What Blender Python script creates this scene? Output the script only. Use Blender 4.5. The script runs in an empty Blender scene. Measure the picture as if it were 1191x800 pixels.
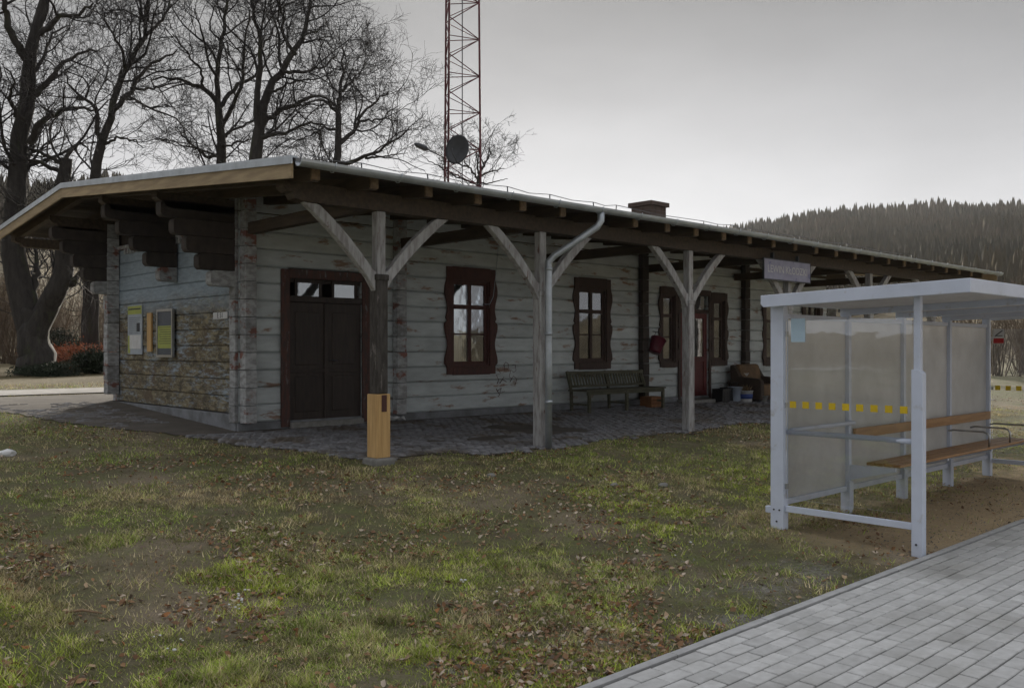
import bpy, bmesh, math, random
import numpy as np
from mathutils import Vector, noise as mnoise
R = math.radians
sc = bpy.context.scene
col = sc.collection
rnd = random.Random(7)

# ------------------------------------------------------------------ camera, sky, sun, exposure
# world axes: +X runs along the platform and the station front, +Y from the platform towards the station
F = 1053.0; IW = 1191.0; CX = 595.0; HY = 406.0; CAMZ = 1.8
FW = np.array([0.6867, 0.7269]); RT = np.array([0.7269, -0.6867])
cam = bpy.data.cameras.new('camera'); camo = bpy.data.objects.new('camera', cam); col.objects.link(camo)
cam.sensor_width = 36.0; cam.lens = 36.0*F/IW; cam.clip_start = 0.05; cam.clip_end = 4000
cam.shift_y = (HY-400)/IW
camo.location = (0, 0, CAMZ)
camo.rotation_euler = (R(90), 0, math.atan2(FW[1], FW[0]) - R(90))
sc.camera = camo

SUN_AZ = math.atan2(0.7475, 0.6649)          # direction towards the sun, angle from +X
SUN_EL = R(15)
w = bpy.data.worlds.new('World'); sc.world = w; w.use_nodes = True
wt = w.node_tree; wt.nodes.clear()
tc = wt.nodes.new('ShaderNodeTexCoord')
sky = wt.nodes.new('ShaderNodeTexSky'); sky.sky_type = 'NISHITA'; sky.sun_disc = False
sky.sun_elevation = SUN_EL; sky.sun_rotation = math.pi/2 - SUN_AZ
sky.air_density = 1.3; sky.dust_density = 5.0; sky.ozone_density = 1.0; sky.altitude = 400
hs = wt.nodes.new('ShaderNodeHueSaturation'); hs.inputs['Saturation'].default_value = 0.22
gm = wt.nodes.new('ShaderNodeGamma'); gm.inputs['Gamma'].default_value = 0.33
bg = wt.nodes.new('ShaderNodeBackground'); bg.inputs['Strength'].default_value = 0.15
wo = wt.nodes.new('ShaderNodeOutputWorld')
wt.links.new(sky.outputs[0], hs.inputs['Color']); wt.links.new(hs.outputs[0], gm.inputs[0])
# thin broken veil of cloud
mp = wt.nodes.new('ShaderNodeMapping'); mp.inputs['Scale'].default_value = (3, 3, 9)
nz = wt.nodes.new('ShaderNodeTexNoise'); nz.inputs['Scale'].default_value = 1.4; nz.inputs['Detail'].default_value = 5
rp = wt.nodes.new('ShaderNodeMapRange'); rp.inputs[1].default_value = .35; rp.inputs[2].default_value = .75
rp.inputs[3].default_value = .94; rp.inputs[4].default_value = 1.08
ml = wt.nodes.new('ShaderNodeMix'); ml.data_type = 'RGBA'; ml.blend_type = 'MULTIPLY'; ml.inputs[0].default_value = 1
wt.links.new(tc.outputs['Generated'], mp.inputs[0]); wt.links.new(mp.outputs[0], nz.inputs[0]); wt.links.new(nz.outputs[0], rp.inputs[0])
cl = wt.nodes.new('ShaderNodeMix'); cl.data_type = 'RGBA'; cl.inputs[0].default_value = .88     # even high cloud over the clear sky
sz = wt.nodes.new('ShaderNodeSeparateXYZ'); wt.links.new(tc.outputs['Generated'], sz.inputs[0])
er = wt.nodes.new('ShaderNodeMapRange'); er.interpolation_type = 'SMOOTHSTEP'; er.inputs[1].default_value = .06; er.inputs[2].default_value = .38; er.inputs[3].default_value = 1.10; er.inputs[4].default_value = .24
wt.links.new(sz.outputs[2], er.inputs[0])
e2 = wt.nodes.new('ShaderNodeMapRange'); e2.interpolation_type = 'SMOOTHSTEP'; e2.inputs[1].default_value = .38; e2.inputs[2].default_value = 1.0; e2.inputs[3].default_value = 0; e2.inputs[4].default_value = 1.48   # extra overcast brightness overhead, out of view, added to light the ground
wt.links.new(sz.outputs[2], e2.inputs[0]); ea = wt.nodes.new('ShaderNodeMath'); wt.links.new(er.outputs[0], ea.inputs[0]); wt.links.new(e2.outputs[0], ea.inputs[1]); cc_ = wt.nodes.new('ShaderNodeCombineColor')
for q_, f_ in enumerate((.975, .995, 1.045)):
    tn = wt.nodes.new('ShaderNodeMath'); tn.operation = 'MULTIPLY'; tn.inputs[1].default_value = f_; wt.links.new(ea.outputs[0], tn.inputs[0]); wt.links.new(tn.outputs[0], cc_.inputs[q_])
wt.links.new(cc_.outputs[0], cl.inputs[7]); wt.links.new(gm.outputs[0], cl.inputs[6])
wt.links.new(cl.outputs[2], ml.inputs[6]); wt.links.new(rp.outputs[0], ml.inputs[7])
wt.links.new(ml.outputs[2], bg.inputs[0]); wt.links.new(bg.outputs[0], wo.inputs[0])

sun = bpy.data.lights.new('sun', 'SUN'); sun.energy = 2.4; sun.angle = R(12); sun.color = (1.0, .92, .80)
suno = bpy.data.objects.new('sun', sun); col.objects.link(suno)
sd = Vector((math.cos(SUN_EL)*math.cos(SUN_AZ), math.cos(SUN_EL)*math.sin(SUN_AZ), math.sin(SUN_EL)))
suno.rotation_euler = sd.to_track_quat('Z', 'Y').to_euler(); suno.location = (0, 0, 60)
vs = sc.view_settings
vs.view_transform = 'Standard'; vs.look = 'None'; vs.exposure = 2.08; vs.gamma = 1.0; vs.use_curve_mapping = False
sc.cycles.use_denoising = True; sc.cycles.max_bounces = 6; sc.cycles.transparent_max_bounces = 12
sc.cycles.diffuse_bounces = 3

# ------------------------------------------------------------------ pixel helpers (photograph pixels -> points on known planes)
def ray(x): r = (x-CX)/F; return FW + RT*r
def on_y(x, y, Y):
    v = ray(x); d = Y/v[1]; return d*v[0], CAMZ+(HY-y)/F*d
def on_x(x, y, X):
    v = ray(x); d = X/v[0]; return d*v[1], CAMZ+(HY-y)/F*d
def at_d(x, y, d):
    v = ray(x)*d; return np.array([v[0], v[1], CAMZ+(HY-y)/F*d])

# ------------------------------------------------------------------ materials
def nodes(name):
    m = bpy.data.materials.new(name); m.use_nodes = True
    nt = m.node_tree; nt.nodes.clear()
    return m, nt
class NT:
    def __init__(s, nt): s.nt = nt
    def n(s, t, ins=None, **kw):
        nd = s.nt.nodes.new(t)
        for k, v in kw.items(): setattr(nd, k, v)
        for k, v in (ins or {}).items(): s.set(nd, k, v)
        return nd
    def set(s, nd, k, v):
        sock = nd.inputs[k]
        if isinstance(v, bpy.types.NodeSocket): s.nt.links.new(v, sock)
        elif isinstance(v, bpy.types.Node): s.nt.links.new(v.outputs[0], sock)
        else: sock.default_value = v
    def rgb(s, c): return (c[0], c[1], c[2], 1)
    def mix(s, f, a, b, bt='MIX'):
        nd = s.n('ShaderNodeMix', data_type='RGBA', blend_type=bt)
        s.set(nd, 0, f)
        for i, c in ((6, a), (7, b)): s.set(nd, i, s.rgb(c) if isinstance(c, (tuple, list)) else c)
        return nd.outputs[2]
    def ramp(s, v, lo, hi, a=0., b=1.):
        nd = s.n('ShaderNodeMapRange', {0: v, 1: lo, 2: hi, 3: a, 4: b}); return nd.outputs[0]
    def coord(s, scale=(1, 1, 1), kind='Object', off=None):
        t = s.n('ShaderNodeTexCoord'); mpn = s.n('ShaderNodeMapping', {0: t.outputs[kind], 3: scale})
        if off is not None: s.set(mpn, 1, off)
        return mpn.outputs[0]
    def noise(s, vec, scale, detail=4, rough=.55, dist=0.):
        nd = s.n('ShaderNodeTexNoise', {0: vec, 'Scale': scale, 'Detail': detail, 'Roughness': rough, 'Distortion': dist}); return nd.outputs[0]
    def math(s, op, a, b=0.):
        nd = s.n('ShaderNodeMath', {0: a, 1: b}, operation=op); return nd.outputs[0]
    def out(s, base, rough=.7, metal=0., bump=None, bstr=.3, bdist=.01, spec=.5):
        p = s.n('ShaderNodeBsdfPrincipled', {'Base Color': s.rgb(base) if isinstance(base, (tuple, list)) else base, 'Roughness': rough, 'Metallic': metal})
        p.inputs['Specular IOR Level'].default_value = spec
        if bump is not None:
            b = s.n('ShaderNodeBump', {'Strength': bstr, 'Distance': bdist, 'Height': bump}); s.set(p, 'Normal', b.outputs[0])
        o = s.n('ShaderNodeOutputMaterial', {0: p.outputs[0]}); return p
    def objrand(s, lo=.85, hi=1.15):
        return s.ramp(s.n('ShaderNodeObjectInfo').outputs['Random'], 0, 1, lo, hi)

def std(name, c1, c2, scale=6., stretch=(1, 1, 1), lo=.38, hi=.62, rough=.7, metal=0., bstr=.25, bdist=.008, detail=6, var=.12, c3=None, s3=2.5, lo3=.58, hi3=.66, spec=.4, world=False):
    m, nt = nodes(name); t = NT(nt)
    v = t.n('ShaderNodeNewGeometry').outputs['Position'] if world else t.coord(stretch)
    n1 = t.noise(v, scale, detail)
    c = t.mix(t.ramp(n1, lo, hi), c1, c2)
    if c3 is not None:
        n3 = t.noise(v if world else t.coord(stretch, off=(3.7, 1.3, 8.1)), s3, 7, .65)
        c = t.mix(t.ramp(n3, lo3, hi3), c, c3)
    if var: 
        g = t.objrand(1-var, 1+var)
        cc = t.n('ShaderNodeCombineColor', {0: g, 1: g, 2: g})
        c = t.mix(1., c, cc.outputs[0], 'MULTIPLY')
    n2 = t.noise(v, scale*5, 4)
    t.out(c, rough, metal, t.math('ADD', n1, t.math('MULTIPLY', n2, .5)), bstr, bdist, spec)
    return m

MT = {}
MT['log'] = std('painted_log', (.60, .645, .655), (.44, .475, .485), 2.2, (1.0, 3, 4), .34, .72, .8, bstr=.6, var=.10, c3=(.29, .20, .155), s3=1.5, lo3=.57, hi3=.64)
MT['logend'] = std('painted_log_end', (.40, .41, .42), (.25, .25, .25), 3, (3, 3, 5), .4, .6, .8, bstr=.5, var=.2, c3=(.22, .105, .085), s3=1.1, lo3=.56, hi3=.62)
MT['post'] = std('weathered_post_paint', (.42, .42, .42), (.26, .245, .24), 5, (4, 4, .8), .42, .62, .8, bstr=.5, var=.08, c3=(.13, .06, .045), s3=3, lo3=.61, hi3=.66)
MT['darkpost'] = std('dark_weathered_post', (.075, .068, .062), (.04, .035, .03), 6, (4, 4, .8), .4, .6, .8, bstr=.6, var=.05, c3=(.19, .17, .16), s3=4, lo3=.6, hi3=.65)
MT['newwood'] = std('fresh_yellow_wood', (.66, .43, .19), (.50, .30, .12), 3, (9, 9, .7), .35, .65, .6, bstr=.15, var=.04)
MT['fascia'] = std('tan_barge_board', (.42, .32, .19), (.29, .215, .13), 3, (4, .7, 6), .35, .65, .7, bstr=.2, var=.1)
MT['zinc'] = std('zinc_sheet', (.50, .54, .58), (.38, .41, .44), 5, (1, 1, 1), .35, .65, .42, metal=.55, bstr=.05, var=.06)
MT['roofing'] = std('roofing_felt', (.15, .15, .155), (.09, .09, .09), 6, (1, 1, 1), .35, .65, .45, bstr=.2, var=0)
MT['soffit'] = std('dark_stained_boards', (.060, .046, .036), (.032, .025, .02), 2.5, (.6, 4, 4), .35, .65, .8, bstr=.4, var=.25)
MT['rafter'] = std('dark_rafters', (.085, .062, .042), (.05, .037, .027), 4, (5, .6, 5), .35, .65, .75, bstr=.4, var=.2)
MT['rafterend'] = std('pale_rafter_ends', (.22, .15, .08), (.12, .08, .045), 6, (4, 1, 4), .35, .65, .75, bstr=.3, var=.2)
MT['casing'] = std('maroon_window_casing', (.10, .040, .033), (.065, .03, .026), 5, (4, 4, 1), .35, .65, .65, bstr=.4, var=.1, c3=(.15, .13, .12), s3=6, lo3=.70, hi3=.74)
MT['casing_brown'] = std('brown_window_casing', (.082, .052, .043), (.052, .036, .031), 5, (4, 4, 1), .35, .65, .7, bstr=.4, var=.1)
MT['door'] = std('dark_brown_door', (.048, .034, .028), (.030, .022, .019), 4, (5, 5, .8), .35, .65, .55, bstr=.35, var=.12)
MT['red_door'] = std('dull_red_door', (.14, .025, .025), (.08, .018, .018), 4, (5, 5, .8), .35, .65, .55, bstr=.3, var=.1)
MT['door_casing'] = std('peeling_red_casing', (.12, .055, .045), (.075, .05, .045), 5, (4, 4, 1), .4, .6, .75, bstr=.5, var=.1, c3=(.20, .19, .185), s3=5, lo3=.6, hi3=.66)
MT['pilaster'] = std('dark_pilaster', (.06, .048, .042), (.04, .033, .03), 3, (3, 3, 2), .35, .65, .8, bstr=.5, var=.15)
MT['plinth'] = std('blue_grey_plinth', (.24, .25, .27), (.15, .155, .16), 4, (1, 1, 1), .35, .65, .9, bstr=.5, var=.05)
MT['brick'] = std('chimney_brick', (.12, .085, .07), (.085, .06, .05), 5, (1, 1, 1), .35, .65, .9, bstr=.5, var=.25)
MT['bench'] = std('mossy_bench_wood', (.125, .12, .085), (.075, .075, .05), 5, (1, 5, 5), .35, .65, .85, bstr=.5, var=.15)
MT['whitepaint'] = std('white_powder_coat', (.66, .72, .86), (.58, .635, .76), 4, (1, 1, 1), .3, .7, .42, bstr=.03, var=.03, c3=(.36, .34, .31), s3=7, lo3=.60, hi3=.82)
MT['shelter_roof'] = std('shelter_roof_white', (.62, .63, .66), (.50, .51, .53), 3, (3, 3, 1), .3, .7, .5, bstr=.03, var=.02, c3=(.35, .35, .33), s3=6, lo3=.62, hi3=.8)
MT['slat'] = std('varnished_slat', (.40, .22, .085), (.28, .14, .05), 3, (.8, 8, 8), .35, .65, .45, bstr=.15, var=.1)
MT['steel'] = std('steel_tube', (.50, .51, .52), (.4, .41, .42), 6, (1, 1, 1), .35, .65, .3, metal=.9, bstr=.02, var=.03)
MT['yellow'] = std('yellow_film', (.72, .52, .02), (.66, .46, .02), 6, (1, 1, 1), .35, .65, .5, bstr=.02, var=.05)
MT['mast_red'] = std('mast_red_paint', (.14, .035, .045), (.09, .03, .038), 3, (1, 1, 1), .35, .65, .6, bstr=.1, var=.2)
MT['darkmetal'] = std('dark_metal', (.06, .065, .075), (.045, .048, .055), 4, (1, 1, 1), .35, .65, .5, bstr=.05, var=.1)
MT['bark'] = std('tree_bark', (.050, .044, .040), (.028, .025, .023), 5, (2, 2, .5), .35, .65, .95, bstr=1., bdist=.03, var=.05, c3=(.052, .058, .030), s3=1.2, lo3=.55, hi3=.7)
MT['twig'] = std('tree_twigs', (.034, .030, .029), (.022, .02, .02), 2, (1, 1, 1), .35, .65, .95, bstr=.2, var=.1)
MT['shrubtwig'] = std('brown_shrub_twigs', (.13, .095, .065), (.085, .062, .042), 2, (1, 1, 1), .35, .65, .95, bstr=.2, var=.3)
MT['evergreen'] = std('evergreen_needles', (.030, .042, .022), (.016, .024, .014), 3, (1, 1, 1), .35, .65, .9, bstr=.2, var=.2)
MT['russet'] = std('russet_leaves', (.36, .13, .06), (.24, .085, .045), 3, (1, 1, 1), .35, .65, .9, bstr=.2, var=.1)
MT['conifer'] = std('far_conifers', (.048, .040, .021), (.026, .025, .014), .03, (1, 1, 1), .4, .6, .95, bstr=0, var=0, c3=(.058, .044, .026), s3=.02, lo3=.5, hi3=.6, spec=.05)
MT['barewood'] = std('far_bare_wood', (.095, .074, .05), (.058, .046, .032), .05, (1, 1, 1), .4, .6, .95, bstr=0, var=0)
MT['kerb'] = std('concrete_kerb', (.42, .42, .42), (.33, .33, .33), 8, (1, 1, 1), .35, .65, .8, bstr=.2, var=.06)
MT['paver'] = std('concrete_paver', (.53, .53, .525), (.42, .418, .41), 14, (1, 1, 1), .32, .68, .6, bstr=.35, bdist=.004, var=.12, c3=(.33, .325, .31), s3=1.1, lo3=.48, hi3=.70, world=True)
MT['joint'] = std('sandy_joint', (.07, .065, .058), (.045, .042, .038), 12, (1, 1, 1), .35, .65, .95, bstr=.4, var=0)
MT['sett'] = std('basalt_sett', (.25, .25, .265), (.14, .137, .14), 7, (1, 1, 1), .35, .65, .7, bstr=.5, bdist=.006, var=.2, c3=(.12, .10, .08), s3=1.4, lo3=.5, hi3=.62, world=True)
MT['pavedirt'] = std('dark_paving_dirt', (.115, .10, .085), (.075, .065, .055), 2.2, (1, 1, 1), .35, .65, .95, bstr=.6, var=0, c3=(.15, .135, .115), s3=.9, lo3=.55, hi3=.7)
MT['pathgravel'] = std('pale_path', (.36, .345, .33), (.26, .25, .235), 3, (1, 1, 1), .35, .65, .95, bstr=.4, var=0)
MT['curtain'] = std('net_curtain', (.34, .36, .40), (.22, .235, .265), 4, (7, 1, .3), .3, .7, .95, bstr=.6, bdist=.03, var=.1)
MT['interior'] = std('interior_plaster', (.10, .095, .09), (.07, .068, .065), 2, (1, 1, 1), .35, .65, .95, bstr=.1, var=0)
MT['sash'] = std('white_inner_sash', (.42, .41, .38), (.32, .31, .29), 5, (1, 1, 1), .35, .65, .7, bstr=.2, var=.1)
MT['paper'] = std('pale_paper', (.42, .47, .52), (.36, .40, .45), 6, (1, 1, 1), .35, .65, .6, bstr=0, var=.03)
MT['skypaper'] = std('pale_blue_sheet', (.55, .72, .86), (.50, .66, .80), 6, (1, 1, 1), .35, .65, .6, bstr=0, var=0)
MT['paper_yellow'] = std('yellow_paper', (.42, .46, .10), (.36, .40, .10), 6, (1, 1, 1), .35, .65, .6, bstr=0, var=.03)
MT['ink'] = std('dark_ink', (.06, .06, .07), (.045, .045, .055), 6, (1, 1, 1), .35, .65, .7, bstr=0, var=.1)
MT['slate'] = std('dark_slate_board', (.085, .10, .125), (.07, .08, .10), 6, (1, 1, 1), .35, .65, .5, bstr=.05, var=.03)
MT['white'] = std('white_enamel', (.68, .69, .70), (.58, .58, .58), 5, (1, 1, 1), .35, .65, .5, bstr=.03, var=.06)
MT['bluewhite'] = std('pale_blue_plastic', (.42, .48, .58), (.34, .39, .48), 5, (1, 1, 1), .35, .65, .5, bstr=.03, var=.06)
MT['blue'] = std('blue_print', (.06, .10, .32), (.05, .08, .26), 5, (1, 1, 1), .35, .65, .5, bstr=.03, var=.06)
MT['black'] = std('black_plastic', (.022, .022, .024), (.015, .015, .016), 5, (1, 1, 1), .35, .65, .5, bstr=.1, var=.1)
MT['maroon'] = std('maroon_enamel', (.13, .012, .03), (.09, .01, .022), 5, (1, 1, 1), .35, .65, .4, bstr=.03, var=.06)
MT['tanfabric'] = std('worn_tan_upholstery', (.22, .14, .08), (.14, .095, .06), 6, (1, 1, 1), .35, .65, .95, bstr=.3, var=.06)
MT['sofaside'] = std('brown_sofa_side', (.085, .062, .048), (.06, .045, .036), 6, (1, 1, 1), .35, .65, .8, bstr=.3, var=.06)
MT['cardboard'] = std('orange_crate', (.28, .13, .06), (.20, .095, .045), 6, (1, 1, 1), .35, .65, .85, bstr=.2, var=.06)
MT['redink'] = std('faded_red_marks', (.13, .06, .06), (.10, .065, .065), 9, (1, 1, 1), .35, .65, .8, bstr=0, var=0)
MT['red'] = std('red_sign', (.48, .025, .025), (.42, .02, .02), 5, (1, 1, 1), .35, .65, .5, bstr=0, var=0)
MT['signboard'] = std('grey_blue_name_board', (.38, .38, .50), (.30, .30, .42), 3, (2, 2, 2), .35, .65, .6, bstr=.05, var=0, c3=(.12, .13, .30), s3=2.0, lo3=.56, hi3=.66)
MT['stone'] = std('grey_stone', (.27, .265, .25), (.19, .185, .17), 9, (1, 1, 1), .35, .65, .9, bstr=.4, var=.15)
MT['leaf_tan'] = std('faded_leaf', (.3, .2, .12), (.2, .13, .08), 3, (1, 1, 1), .35, .65, .9, bstr=0, var=0)

# gable logs: paint worn down to ochre timber and plaster over the lower half
m, nt = nodes('gable_log_paint'); t = NT(nt); MT['gablelog'] = m
v = t.coord((2, 1, 2.6)); pz = t.n('ShaderNodeSeparateXYZ', {0: t.n('ShaderNodeNewGeometry').outputs['Position']}).outputs[2]
big = t.noise(v, 1.1, 6, .65, .4); fine = t.noise(t.coord((3, 1, 5)), 4.5, 8, .7, .6)
zm = t.ramp(t.math('ADD', pz, t.math('MULTIPLY', big, .8)), 3.2, 2.75, 0, 1)
wear = t.ramp(t.math('ADD', t.math('MULTIPLY', big, .55), t.math('MULTIPLY', fine, .6)),   .43, .57)
wear = t.math('MULTIPLY', wear, zm)
cp = t.mix(t.ramp(fine, .35, .65), (.38, .46, .53), (.26, .31, .365))
co = t.mix(t.ramp(t.noise(v, 4, 9, .75, .5), .40, .56), (.31, .265, .165), (.105, .09, .066))
co = t.mix(t.ramp(t.noise(t.coord((1, 1, 1), off=(5, 2, 1)), 2.3, 7, .7), .52, .60), co, (.15, .115, .08))
co = t.mix(t.ramp(t.noise(t.coord((1, 2, 4), off=(9, 2, 1)), 6, 6, .7), .60, .66), co, (.40, .38, .33))
t.out(t.mix(wear, cp, co), .88, 0, t.math('ADD', fine, t.math('MULTIPLY', wear, -.5)), .7, .015, .3)

# glass (clear, lightly mirroring)
def glass_mat(name, base_refl, tint=(.9, .93, .92), rough=.03):
    m, nt = nodes(name); t = NT(nt)
    fr = t.n('ShaderNodeLayerWeight', {0: .35}).outputs['Fresnel']
    fac = t.ramp(fr, 0, 1, base_refl, 1)
    n = t.noise(t.coord((1, 1, 1)), 3, 2)
    b = t.n('ShaderNodeBump', {'Strength': .06, 'Distance': .02, 'Height': n})
    g = t.n('ShaderNodeBsdfGlossy', {0: (.95, .97, 1, 1), 'Roughness': rough, 'Normal': b.outputs[0]})
    tr = t.n('ShaderNodeBsdfTransparent', {0: t.rgb(tint)})
    mx = t.n('ShaderNodeMixShader', {0: fac, 1: tr.outputs[0], 2: g.outputs[0]})
    t.n('ShaderNodeOutputMaterial', {0: mx.outputs[0]})
    return m
MT['winglass'] = glass_mat('old_window_glass', .13)
MT['endglass'] = glass_mat('shelter_glass', .035, (.97, .98, .985), .02)
# frosted rear panels of the shelter
m, nt = nodes('frosted_panel'); t = NT(nt); MT['panel'] = m
nn = t.noise(t.coord((1, 1, 1)), 2.2, 6, .65)
c = t.mix(t.ramp(nn, .35, .7), (.80, .80, .80), (.66, .655, .65))
p = t.n('ShaderNodeBsdfPrincipled', {'Base Color': c, 'Roughness': .45})
tl = t.n('ShaderNodeBsdfTranslucent', {0: c})
mx = t.n('ShaderNodeMixShader', {0: .45, 1: p.outputs[0], 2: tl.outputs[0]})
t.n('ShaderNodeOutputMaterial', {0: mx.outputs[0]})
# vertex-coloured blades and leaves
m, nt = nodes('grass_and_leaf_colours'); t = NT(nt); MT['vcol'] = m
a = t.n('ShaderNodeAttribute', attribute_name='Col')
p = t.n('ShaderNodeBsdfPrincipled', {'Base Color': a.outputs[0], 'Roughness': .8}); p.inputs['Specular IOR Level'].default_value = .25
tl = t.n('ShaderNodeBsdfTranslucent', {0: a.outputs[0]})
mx = t.n('ShaderNodeMixShader', {0: .25, 1: p.outputs[0], 2: tl.outputs[0]})
t.n('ShaderNodeOutputMaterial', {0: mx.outputs[0]})
# lawn soil: mossy, brown, sandy near the shelter
m, nt = nodes('lawn_soil'); t = NT(nt); MT['soil'] = m
pos = t.n('ShaderNodeNewGeometry').outputs['Position']
sx = t.n('ShaderNodeSeparateXYZ', {0: pos})
n1 = t.noise(pos, .55, 6, .6); n2 = t.noise(pos, 3.2, 8, .7); n3 = t.noise(pos, 22, 6, .7)
g = t.mix(t.ramp(n2, .38, .62), (.13, .11, .068), (.14, .15, .06))
g = t.mix(t.ramp(n1, .50, .66), g, (.26, .21, .15))
g = t.mix(t.ramp(n3, .35, .7), g, t.mix(.4, g, (.05, .044, .03)))
sand = t.mix(t.ramp(n2, .3, .7), (.52, .39, .23), (.36, .27, .165))
sand = t.mix(t.ramp(n3, .45, .65), sand, (.42, .33, .22))
wob = t.math('MULTIPLY', t.math('SUBTRACT', n2, .5), 2.4)
my = t.ramp(t.math('ADD', sx.outputs[1], wob), 5.2, 4.3)
mx_ = t.ramp(t.math('ADD', sx.outputs[0], wob), 7.2, 8.6)
ms = t.math('MULTIPLY', my, mx_)
mx2 = t.ramp(t.math('ADD', sx.outputs[0], wob), 22, 17); ms = t.math('MULTIPLY', ms, mx2)
grav = t.math('MULTIPLY', t.ramp(t.math('ADD', sx.outputs[1], wob), 4.3, 3.5), t.ramp(t.noise(pos, 1.7, 5, .6), .45, .62))
grav = t.math('MULTIPLY', grav, .8)
g = t.mix(grav, g, t.mix(t.ramp(n3, .4, .6), (.30, .29, .27), (.13, .12, .10)))
g = t.mix(ms, g, sand)
far = t.ramp(sx.outputs[1], 21, 26)
g = t.mix(far, g, t.mix(t.ramp(n2, .35, .65), (.13, .095, .05), (.085, .075, .035)))
t.out(g, .95, 0, t.math('ADD', n2, n3), .8, .04, .2)
# hill sides: dull winter meadow
m, nt = nodes('winter_hill'); t = NT(nt); MT['hill'] = m
pos = t.n('ShaderNodeNewGeometry').outputs['Position']
n1 = t.noise(pos, .03, 6, .6); n2 = t.noise(pos, .25, 6, .7)
g = t.mix(t.ramp(n1, .35, .65), (.21, .175, .11), (.16, .13, .08)); g = t.mix(t.ramp(n2, .4, .7), g, (.10, .085, .055))
t.out(g, .95, 0, n2, .5, .5, .2)

# ------------------------------------------------------------------ mesh helpers
ORG = {}
def link(o, parent=None):
    col.objects.link(o)
    if parent is not None: o.parent = parent
    return o
def tag(o, label=None, cat=None, group=None, kind=None):
    if label: o['label'] = label
    if cat: o['category'] = cat
    if group: o['group'] = group
    if kind: o['kind'] = kind
    return o
def empty(name, loc, label=None, cat=None, group=None):
    o = bpy.data.objects.new(name, None); o.empty_display_size = .2; link(o)
    o.location = loc; ORG[o.name] = np.array(loc, float)
    return tag(o, label, cat, group)
def np_mesh(name, verts, faces, k):
    me = bpy.data.meshes.new(name); nf = len(faces)
    me.vertices.add(len(verts)); me.vertices.foreach_set('co', np.ascontiguousarray(verts, dtype=np.float32).ravel())
    me.loops.add(nf*k); me.loops.foreach_set('vertex_index', np.ascontiguousarray(faces, dtype=np.int32).ravel())
    me.polygons.add(nf); me.polygons.foreach_set('loop_start', np.arange(nf, dtype=np.int32)*k)
    me.polygons.foreach_set('loop_total', np.full(nf, k, dtype=np.int32))
    me.update(calc_edges=True); me.validate()
    return me
def np_obj(name, verts, faces, k, mat, parent=None, smooth=False):
    org = ORG.get(parent.name, np.zeros(3)) if parent else np.zeros(3)
    me = np_mesh(name, np.asarray(verts)-org, faces, k); me.materials.append(mat)
    if smooth: me.polygons.foreach_set('use_smooth', np.ones(len(faces), dtype=bool))
    o = bpy.data.objects.new(name, me); link(o, parent); ORG[o.name] = org
    return o
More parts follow.
